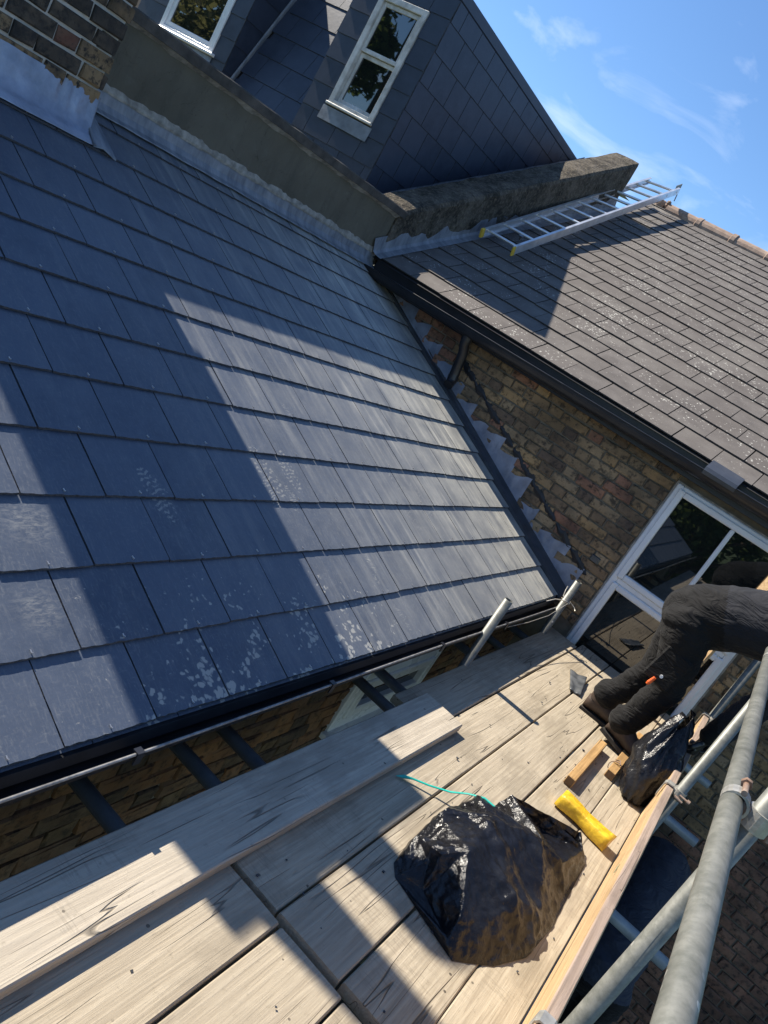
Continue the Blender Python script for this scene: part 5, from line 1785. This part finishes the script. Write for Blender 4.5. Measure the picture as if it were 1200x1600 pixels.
def fuse(name, b, vox, mats, pick, smooth=6, wr=0.0, wscale=9.0, seed=0, folds=()):
    """one continuous skin over overlapping limbs, with cloth creases"""
    me = b.mesh(name)
    o = bpy.data.objects.new(name + '_tmp', me)
    COL.objects.link(o)
    m = o.modifiers.new('r', 'REMESH'); m.mode = 'VOXEL'; m.voxel_size = vox
    m2 = o.modifiers.new('s', 'SMOOTH'); m2.iterations = smooth; m2.factor = 0.5
    dg = bpy.context.evaluated_depsgraph_get()
    new = bpy.data.meshes.new_from_object(o.evaluated_get(dg))
    bpy.data.objects.remove(o)
    nor = [v.normal.copy() for v in new.vertices]
    for v, nn_ in zip(new.vertices, nor):
        if wr:
            p = v.co * wscale
            q = noise.noise(Vector((p.x * 0.7, p.y * 0.7, p.z * 1.9)) + Vector((seed, 0, 0)))
            q2 = noise.noise(Vector((p.x * 1.6, p.y * 1.6, p.z * 3.6)) + Vector((0, seed, 0)))
            e = wr * ((0.35 - abs(q)) * 1.6 + (0.3 - abs(q2)) * 0.8)
            for (fc, fr, fa, fd, ff) in folds:
                dv = v.co - Vector(fc)
                wgt = max(0.0, 1 - dv.length / fr)
                if wgt > 0:
                    dd_ = dv.dot(Vector(fd).normalized())
                    ph_ = dd_ * ff + 2.6 * noise.noise(v.co * 9) + seed
                    e += fa * min(1, wgt * 1.6) * (abs(sin(ph_)) ** 0.7 - 0.6) * (0.6 + 0.8 * noise.noise(v.co * 6 + Vector((5, 5, 5))))
            v.co += nn_ * e
    new.materials.clear()
    for mm in mats:
        new.materials.append(mm)
    for f in new.polygons:
        f.use_smooth = True
        f.material_index = pick(f.center)
    return new

man = thing('person', 'worker in black trousers and boots bending over the toe board', 'person', (0.80, 0.42, ZP))
off = -Vector((0.80, 0.42, ZP))
b = B()
pel = Vector((0.815, 0.42, 0.585))
# torso: pelvis, waist, chest, shoulders
limb(b, [(0.775, 0.42, 0.575), (0.86, 0.42, 0.635), (0.99, 0.42, 0.715), (1.14, 0.42, 0.78), (1.30, 0.42, 0.825), (1.38, 0.42, 0.83)], [0.155, 0.168, 0.168, 0.172, 0.165, 0.12], 18)
limb(b, [(0.80, 0.345, 0.57), (0.82, 0.345, 0.52)], [0.135, 0.12]); limb(b, [(0.79, 0.50, 0.57), (0.80, 0.50, 0.52)], [0.135, 0.12])
limb(b, [(1.36, 0.24, 0.80), (1.36, 0.60, 0.80)], [0.085, 0.085])
# legs: near and far
limb(b, [(0.825, 0.335, 0.52), (0.880, 0.33, 0.37), (0.915, 0.33, 0.22), (0.885, 0.335, 0.05), (0.852, 0.34, -0.065)], [0.124, 0.106, 0.084, 0.076, 0.072])
limb(b, [(0.795, 0.505, 0.52), (0.805, 0.51, 0.37), (0.812, 0.51, 0.22), (0.755, 0.515, 0.05), (0.702, 0.52, -0.065)], [0.120, 0.104, 0.082, 0.075, 0.072])
# cuffs bunching over the boots
limb(b, [(0.856, 0.34, -0.03), (0.848, 0.34, -0.068)], [0.080, 0.082]); limb(b, [(0.706, 0.52, -0.03), (0.697, 0.52, -0.068)], [0.080, 0.082])
# arms
limb(b, [(1.37, 0.25, 0.79), (1.33, 0.27, 0.60), (1.275, 0.31, 0.44), (1.235, 0.35, 0.28), (1.205, 0.385, 0.13)], [0.078, 0.070, 0.062, 0.058, 0.046])
limb(b, [(1.38, 0.57, 0.79), (1.37, 0.55, 0.60), (1.33, 0.52, 0.42), (1.285, 0.49, 0.27), (1.255, 0.46, 0.15)], [0.078, 0.070, 0.062, 0.055, 0.044])
# neck and head
limb(b, [(1.40, 0.42, 0.84), (1.49, 0.42, 0.82)], [0.062, 0.058])
limb(b, [(1.52, 0.42, 0.83), (1.60, 0.42, 0.78), (1.64, 0.42, 0.73)], [0.088, 0.092, 0.070])
b.tube([(1.635, 0.42, 0.825), (1.665, 0.42, 0.80)], [0.016, 0.010], 8)
b.tube([(1.585, 0.33, 0.80), (1.585, 0.51, 0.80)], [0.022, 0.022], 8)
def pick_man(c):
    if c.x > 1.455 and c.z > 0.6:
        return 2
    if c.x + 0.6 * (c.z - 0.6) > 0.985 and c.z > 0.02:
        return 1
    return 0
me = fuse('body', b, 0.0125, [M['trouser'], M['sweater'], M['skin']], pick_man, 4, 0.007, 8.0, 3, [((0.90, 0.33, 0.20), 0.20, 0.009, (-0.3, 0.3, 1), 50), ((0.80, 0.51, 0.20), 0.20, 0.009, (-0.3, -0.2, 1), 53), ((0.855, 0.34, -0.04), 0.15, 0.011, (0.1, 0.2, 1), 66), ((0.705, 0.52, -0.04), 0.15, 0.011, (0.2, -0.1, 1), 68),
                                              ((0.87, 0.42, 0.52), 0.20, 0.009, (1.0, 0.2, 0.5), 42), ((1.05, 0.42, 0.70), 0.22, 0.006, (1, 0.3, 0.2), 40), ((1.30, 0.29, 0.50), 0.18, 0.012, (0.1, 0, 1), 60)])
me.transform(Matrix.Translation(off))
part('body', me, None, man)
# belt line / shirt hem
b = B()
bm = bmesh.new()
bmesh.ops.create_uvsphere(bm, u_segments=20, v_segments=12, radius=1)
for v in bm.verts:
    v.co = Vector((1.545 + v.co.x * 0.105 - 0.02, 0.42 + v.co.y * 0.098, 0.842 + v.co.z * 0.10))
    v.co += Vector((1, 1, 1)) * 0.004 * noise.noise(v.co * 40)
bmesh.ops.delete(bm, geom=[v for v in bm.verts if v.co.x - 1.5 > 0.9 * (v.co.z - 0.74)], context='VERTS')
b.addbm(bm, smooth=True, mtx=Matrix.Translation(off)); b.obj('hair', M['hair'], man)
for sgn in (-1, 1):
    b = B()
    bm = bmesh.new(); bmesh.ops.create_uvsphere(bm, u_segments=10, v_segments=8, radius=0.013)
    b.addbm(bm, smooth=True, mtx=Matrix.Translation(Vector((1.672, 0.42 + sgn * 0.033, 0.765)) + off)); b.obj('eye', M['white_bit'], man)

def boot(heel, ang, lift, parent, off):
    b = B()
    prof = [(-0.02, 0.034, 0.075, 0.04), (0.02, 0.040, 0.115, 0.043), (0.07, 0.040, 0.125, 0.043), (0.12, 0.041, 0.098, 0.044), (0.17, 0.047, 0.074, 0.05), (0.22, 0.049, 0.066, 0.052), (0.265, 0.040, 0.056, 0.043), (0.288, 0.020, 0.036, 0.024)]
    n = 14
    def sec(x, w, h, ws):
        out = []
        for j in range(n):
            a = 2 * pi * j / n
            y, z = cos(a), sin(a)
            out.append((x, y * w * (1 if z < 0.2 else 1 - 0.25 * z), 0.022 + (z * 0.5 + 0.5) * h))
        return out
    rings = [sec(*p) for p in prof]
    vs = [p for r_ in rings for p in r_]
    fs = [(i * n + j, (i + 1) * n + j, (i + 1) * n + (j + 1) % n, i * n + (j + 1) % n) for i in range(len(prof) - 1) for j in range(n)]
    fs += [list(range(n)), [(len(prof) - 1) * n + j for j in range(n)][::-1]]
    mtx = Matrix.Translation(heel) @ Matrix.Rotation(ang, 4, 'Z') @ Matrix.Rotation(lift, 4, 'Y')
    if lift:
        mtx = Matrix.Translation(Vector((heel[0], heel[1], heel[2]))) @ Matrix.Rotation(ang, 4, 'Z') @ Matrix.Translation((0.21, 0, 0)) @ Matrix.Rotation(lift, 4, 'Y') @ Matrix.Translation((-0.21, 0, 0))
    mtx = Matrix.Translation(off) @ mtx
    b.add(vs, fs, 0, True, mtx)
    b.tube([mtx @ Vector((0.035, 0, 0.09)), mtx @ Vector((0.040, 0, 0.16))], [0.050, 0.054], 14)
    o = b.obj('boot', M['boot'], parent)
    s_ = B()
    out = [(p[0], p[3] - 0.001) for p in prof]
    pts = [(x - 0.004, -w) for x, w in out] + [(x + 0.004, w) for x, w in out[::-1]]
    m = len(pts)
    vs = [(x, y, z) for z in (0.0, 0.020) for x, y in pts]
    s_.add(vs, [list(range(m))[::-1], [m + i for i in range(m)]] + [(i, (i + 1) % m, m + (i + 1) % m, m + i) for i in range(m)], 0, False, mtx)
    s_.obj('sole', M['sole'], o)
boot((0.805, 0.34, ZP + 0.001), radians(-6), radians(10), man, off)
boot((0.640, 0.515, ZP + 0.001), radians(4), 0.0, man, off)

def hand(wrist, palm_dir, palm_n, side, parent, off, mat, sc=1.0, grip=1.0):
    """gloved hand: palm, four curled fingers of different length and a thumb leaving the side of the palm"""
    d = Vector(palm_dir).normalized(); n_ = (Vector(palm_n) - d * Vector(palm_n).dot(d)).normalized()
    sv = d.cross(n_) * side
    w = Vector(wrist)
    b = B()
    limb(b, [w, w + d * 0.05 * sc, w + d * 0.085 * sc], [0.030 * sc, 0.038 * sc, 0.034 * sc], 12, flat=0.6)
    for i, (o_, L) in enumerate(((-0.033, 0.066), (-0.011, 0.078), (0.011, 0.073), (0.032, 0.056))):
        base = w + (d * 0.085 + sv * o_) * sc
        pts = [base - d * 0.02 * sc, base]
        a = 0.25 * grip
        p = base
        for seg in (0.42, 0.33, 0.25):
            a += 0.55 * grip
            p = p + (d * cos(a) + n_ * sin(a)) * L * seg * sc
            pts.append(p)
        limb(b, pts, [0.0105 * sc, 0.0105 * sc, 0.0098 * sc, 0.009 * sc, 0.008 * sc], 8)
    t0 = w + (d * 0.025 - sv * 0.034) * sc
    t1 = t0 + (d * 0.030 - sv * 0.022 + n_ * 0.015) * sc
    t2 = t1 + (d * 0.030 + n_ * 0.020 + sv * 0.004) * sc
    limb(b, [t0, t1, t2], [0.014 * sc, 0.0125 * sc, 0.010 * sc], 8)
    me = fuse('gloved_hand', b, 0.0042, [mat], lambda c: 0, 3, 0.0016, 40, 5)
    me.transform(Matrix.Translation(off))
    return part('gloved_hand', me, None, parent)
hand((1.204, 0.388, 0.125), (-0.12, 0.12, -1.0), (-0.9, 0.1, 0.0), 1, man, off, M['glove'], 1.08, 1.0)
hand((1.252, 0.458, 0.145), (-0.15, -0.1, -0.9), (-0.9, -0.2, 0.0), -1, man, off, M['glove'], 1.05, 1.0)
# tool and pocket details on the near thigh
b = B(); b.box((-0.075, -0.012, -0.10), (0.075, 0.012, 0.10), ch=0.010)
mtx = Matrix.Translation(Vector((0.862, 0.235, 0.335)) + off) @ Matrix.Rotation(radians(8), 4, 'Y')
me = b.mesh('pocket'); me.transform(mtx); part('pocket', me, M['trouser'], man)
b = B(); b.tube([(0.842, 0.216, 0.262), (0.832, 0.212, 0.225)], [0.0085, 0.011], 10); b.tube([(0.832, 0.212, 0.225), (0.828, 0.211, 0.212)], [0.011, 0.007], 10)
me = b.mesh('tool_handle'); me.transform(Matrix.Translation(off)); part('tool_handle', me, M['orange'], man)
b = B(); b.tube([(0.862, 0.221, 0.285), (0.862, 0.214, 0.285)], 0.009, 10)
me = b.mesh('button'); me.transform(Matrix.Translation(off)); part('button', me, M['white_bit'], man)

# open black sack held at the toe board
b = B()
n, mrow = 56, 26
vs = []
for j in range(mrow + 1):
    t = j / mrow
    c = Vector((1.085, 0.00, ZP + 0.01)).lerp(Vector((1.060, 0.235, 0.160)), t)
    for i in range(n):
        a = 2 * pi * i / n
        rx = (0.020 + 0.078 * sin(pi * min(1, 0.15 + t * 0.75)))
        ry = (0.055 + 0.110 * sin(pi * min(1, 0.2 + t * 0.62)))
        rx *= 1 - 0.86 * t ** 4
        p = c + Vector((cos(a) * rx, sin(a) * ry, 0.06 * t * sin(a * 2 + 0.8) + 0.05 * t * sin(a + 2.6)))
        q = (0.42 - abs(noise.noise(Vector((cos(a) * 2.3, sin(a) * 2.3, t * 2.2))))) * 0.050 + (0.4 - abs(noise.noise(Vector((cos(a) * 5, sin(a) * 5, t * 5 + 9))))) * 0.028
        vs.append(p + Vector((cos(a), sin(a), 0.2)) * q)
fs = [(j * n + i, j * n + (i + 1) % n, (j + 1) * n + (i + 1) % n, (j + 1) * n + i) for j in range(mrow) for i in range(n)]
fs.append(list(range(n))[::-1])
b.add(vs, fs, smooth=True)
me = b.mesh('open_sack')
o = bpy.data.objects.new('open_sack', me); COL.objects.link(o); me.materials.append(M['bag'])
so = o.modifiers.new('t', 'SOLIDIFY'); so.thickness = 0.0015
tag(o, 'open black plastic sack gripped by the bending worker beside the toe board', 'sack')

# second worker on the lower lift, only the bent back shows
w2 = thing('person', 'figure in navy top stooping below the platform outside the toe board', 'person', (1.5, 0.1, -2.17))
off2 = -Vector((1.5, 0.1, -2.17))
b = B()
limb(b, [(1.47, 0.10, -1.10), (1.47, 0.32, -0.93), (1.46, 0.58, -0.82), (1.46, 0.84, -0.78), (1.46, 0.98, -0.80)], [0.165, 0.175, 0.18, 0.175, 0.12], 18)
limb(b, [(1.30, 0.95, -0.82), (1.62, 0.95, -0.82)], [0.085, 0.085])
limb(b, [(1.38, 0.09, -1.12), (1.38, 0.16, -1.38), (1.38, 0.14, -1.62), (1.38, 0.05, -2.07)], [0.115, 0.10, 0.08, 0.07])
limb(b, [(1.56, 0.09, -1.12), (1.57, 0.16, -1.38), (1.57, 0.14, -1.62), (1.57, 0.05, -2.07)], [0.115, 0.10, 0.08, 0.07])
limb(b, [(1.30, 0.95, -0.84), (1.27, 1.00, -1.08), (1.32, 1.10, -1.30), (1.34, 1.14, -1.38)], [0.075, 0.065, 0.05, 0.04])
limb(b, [(1.62, 0.95, -0.84), (1.64, 1.00, -1.08), (1.58, 1.10, -1.30), (1.56, 1.14, -1.38)], [0.075, 0.065, 0.05, 0.04])
limb(b, [(1.46, 1.02, -0.82), (1.46, 1.10, -0.84)], [0.06, 0.06])
limb(b, [(1.46, 1.14, -0.84), (1.46, 1.22, -0.90), (1.46, 1.25, -0.96)], [0.088, 0.09, 0.068])
me = fuse('body', b, 0.016, [M['navy'], M['trouser'], M['hair']], lambda c: 2 if c.y > 1.06 and c.z > -1.05 else (1 if c.z < -1.10 and c.y < 0.5 else 0), 5, 0.012, 8.0, 11)
me.transform(Matrix.Translation(off2)); part('body', me, None, w2)
boot((1.38, -0.03, -2.165), radians(90), 0, w2, off2)
boot((1.57, -0.03, -2.165), radians(90), 0, w2, off2)
hand((1.34, 1.14, -1.38), (0, 0.2, -1), (0.3, 0.6, 0), 1, w2, off2, M['glove'], 1.0, 0.7)
hand((1.56, 1.14, -1.38), (0, 0.2, -1), (-0.3, 0.6, 0), -1, w2, off2, M['glove'], 1.0, 0.7)
for i in range(3):
    board('scaffold_board', 1.16 + i * 0.23, 1.384 + i * 0.23, -3.5, 1.50, -2.17, M['board'], ['lower lift board nearest the extension', 'middle lower lift board far below the toe board', 'outer lower lift board far below the toe board'][i], 'boards of the lower lift', seed=70 + i)

# ================================================================== GARDEN TREES behind the camera, mirrored in the panes
def tree(x, y, h, rad, mat, label, seed, nleaf=5200, leaf=0.13, ncl=30):
    r = random.Random(seed)
    t = thing('garden_tree', label, 'tree', (x, y, GROUND), 'garden trees beyond the yard')
    b = B()
    b.tube([(0, 0, -0.05), (0.05, 0.02, h * 0.25), (0.0, 0.06, h * 0.55), (0.05, 0.0, h * 0.8)], [0.20, 0.15, 0.10, 0.04], 10)
    for i in range(7):
        a = r.uniform(0, 6.28); z = h * r.uniform(0.3, 0.6)
        b.tube([(0, 0, z), (cos(a) * rad * 0.4, sin(a) * rad * 0.4, z + h * 0.15), (cos(a) * rad * 0.8, sin(a) * rad * 0.8, z + h * 0.26)], [0.07, 0.045, 0.015], 6)
    b.obj('trunk', M['bark'], t)
    cl = []
    for i in range(ncl):
        a = r.uniform(0, 6.28); q = sqrt(r.random()) * rad
        z = h * r.uniform(0.35, 0.95)
        q *= 1.0 - 0.5 * max(0, (z / h - 0.6) / 0.4)
        cl.append((cos(a) * q, sin(a) * q, z, r.uniform(0.4, 0.8)))
    vs = []; fs = []
    for i in range(nleaf):
        cx, cy, cz, cr = cl[r.randrange(len(cl))]
        d = Vector((r.gauss(0, 1), r.gauss(0, 1), r.gauss(0, 1))).normalized() * cr * r.random() ** 0.4
        p = Vector((cx, cy, cz)) + d
        u = Vector((r.gauss(0, 1), r.gauss(0, 1), r.gauss(0, .6))).normalized()
        w = u.cross(Vector((r.gauss(0, 1), r.gauss(0, 1), r.gauss(0, 1)))).normalized()
        s_ = leaf * r.uniform(0.6, 1.2)
        k = len(vs)
        vs += [p - u * s_, p + w * s_ * 0.45, p + u * s_, p - w * s_ * 0.45]
        fs.append((k, k + 1, k + 2, k + 3))
    B().add(vs, fs).obj('crown', mat, t)
tree(-11.8, -8.5, 12.5, 3.4, M['leaf'], 'tall green garden tree mirrored in the worn sash window', 1, 24000, 0.17, 90)
tree(-16.5, -7.0, 9.5, 3.0, M['leaf_pale'], 'pale leaved garden tree mirrored in the far left dormer window', 2, 12000, 0.16, 60)
tree(-0.6, -10.5, 4.9, 1.8, M['leaf'], 'small garden tree mirrored in the white bay window', 3, 7000, 0.13, 40)
tree(2.6, -11.5, 4.6, 1.9, M['leaf'], 'rounded garden tree behind the yard to the right', 4, 5000)
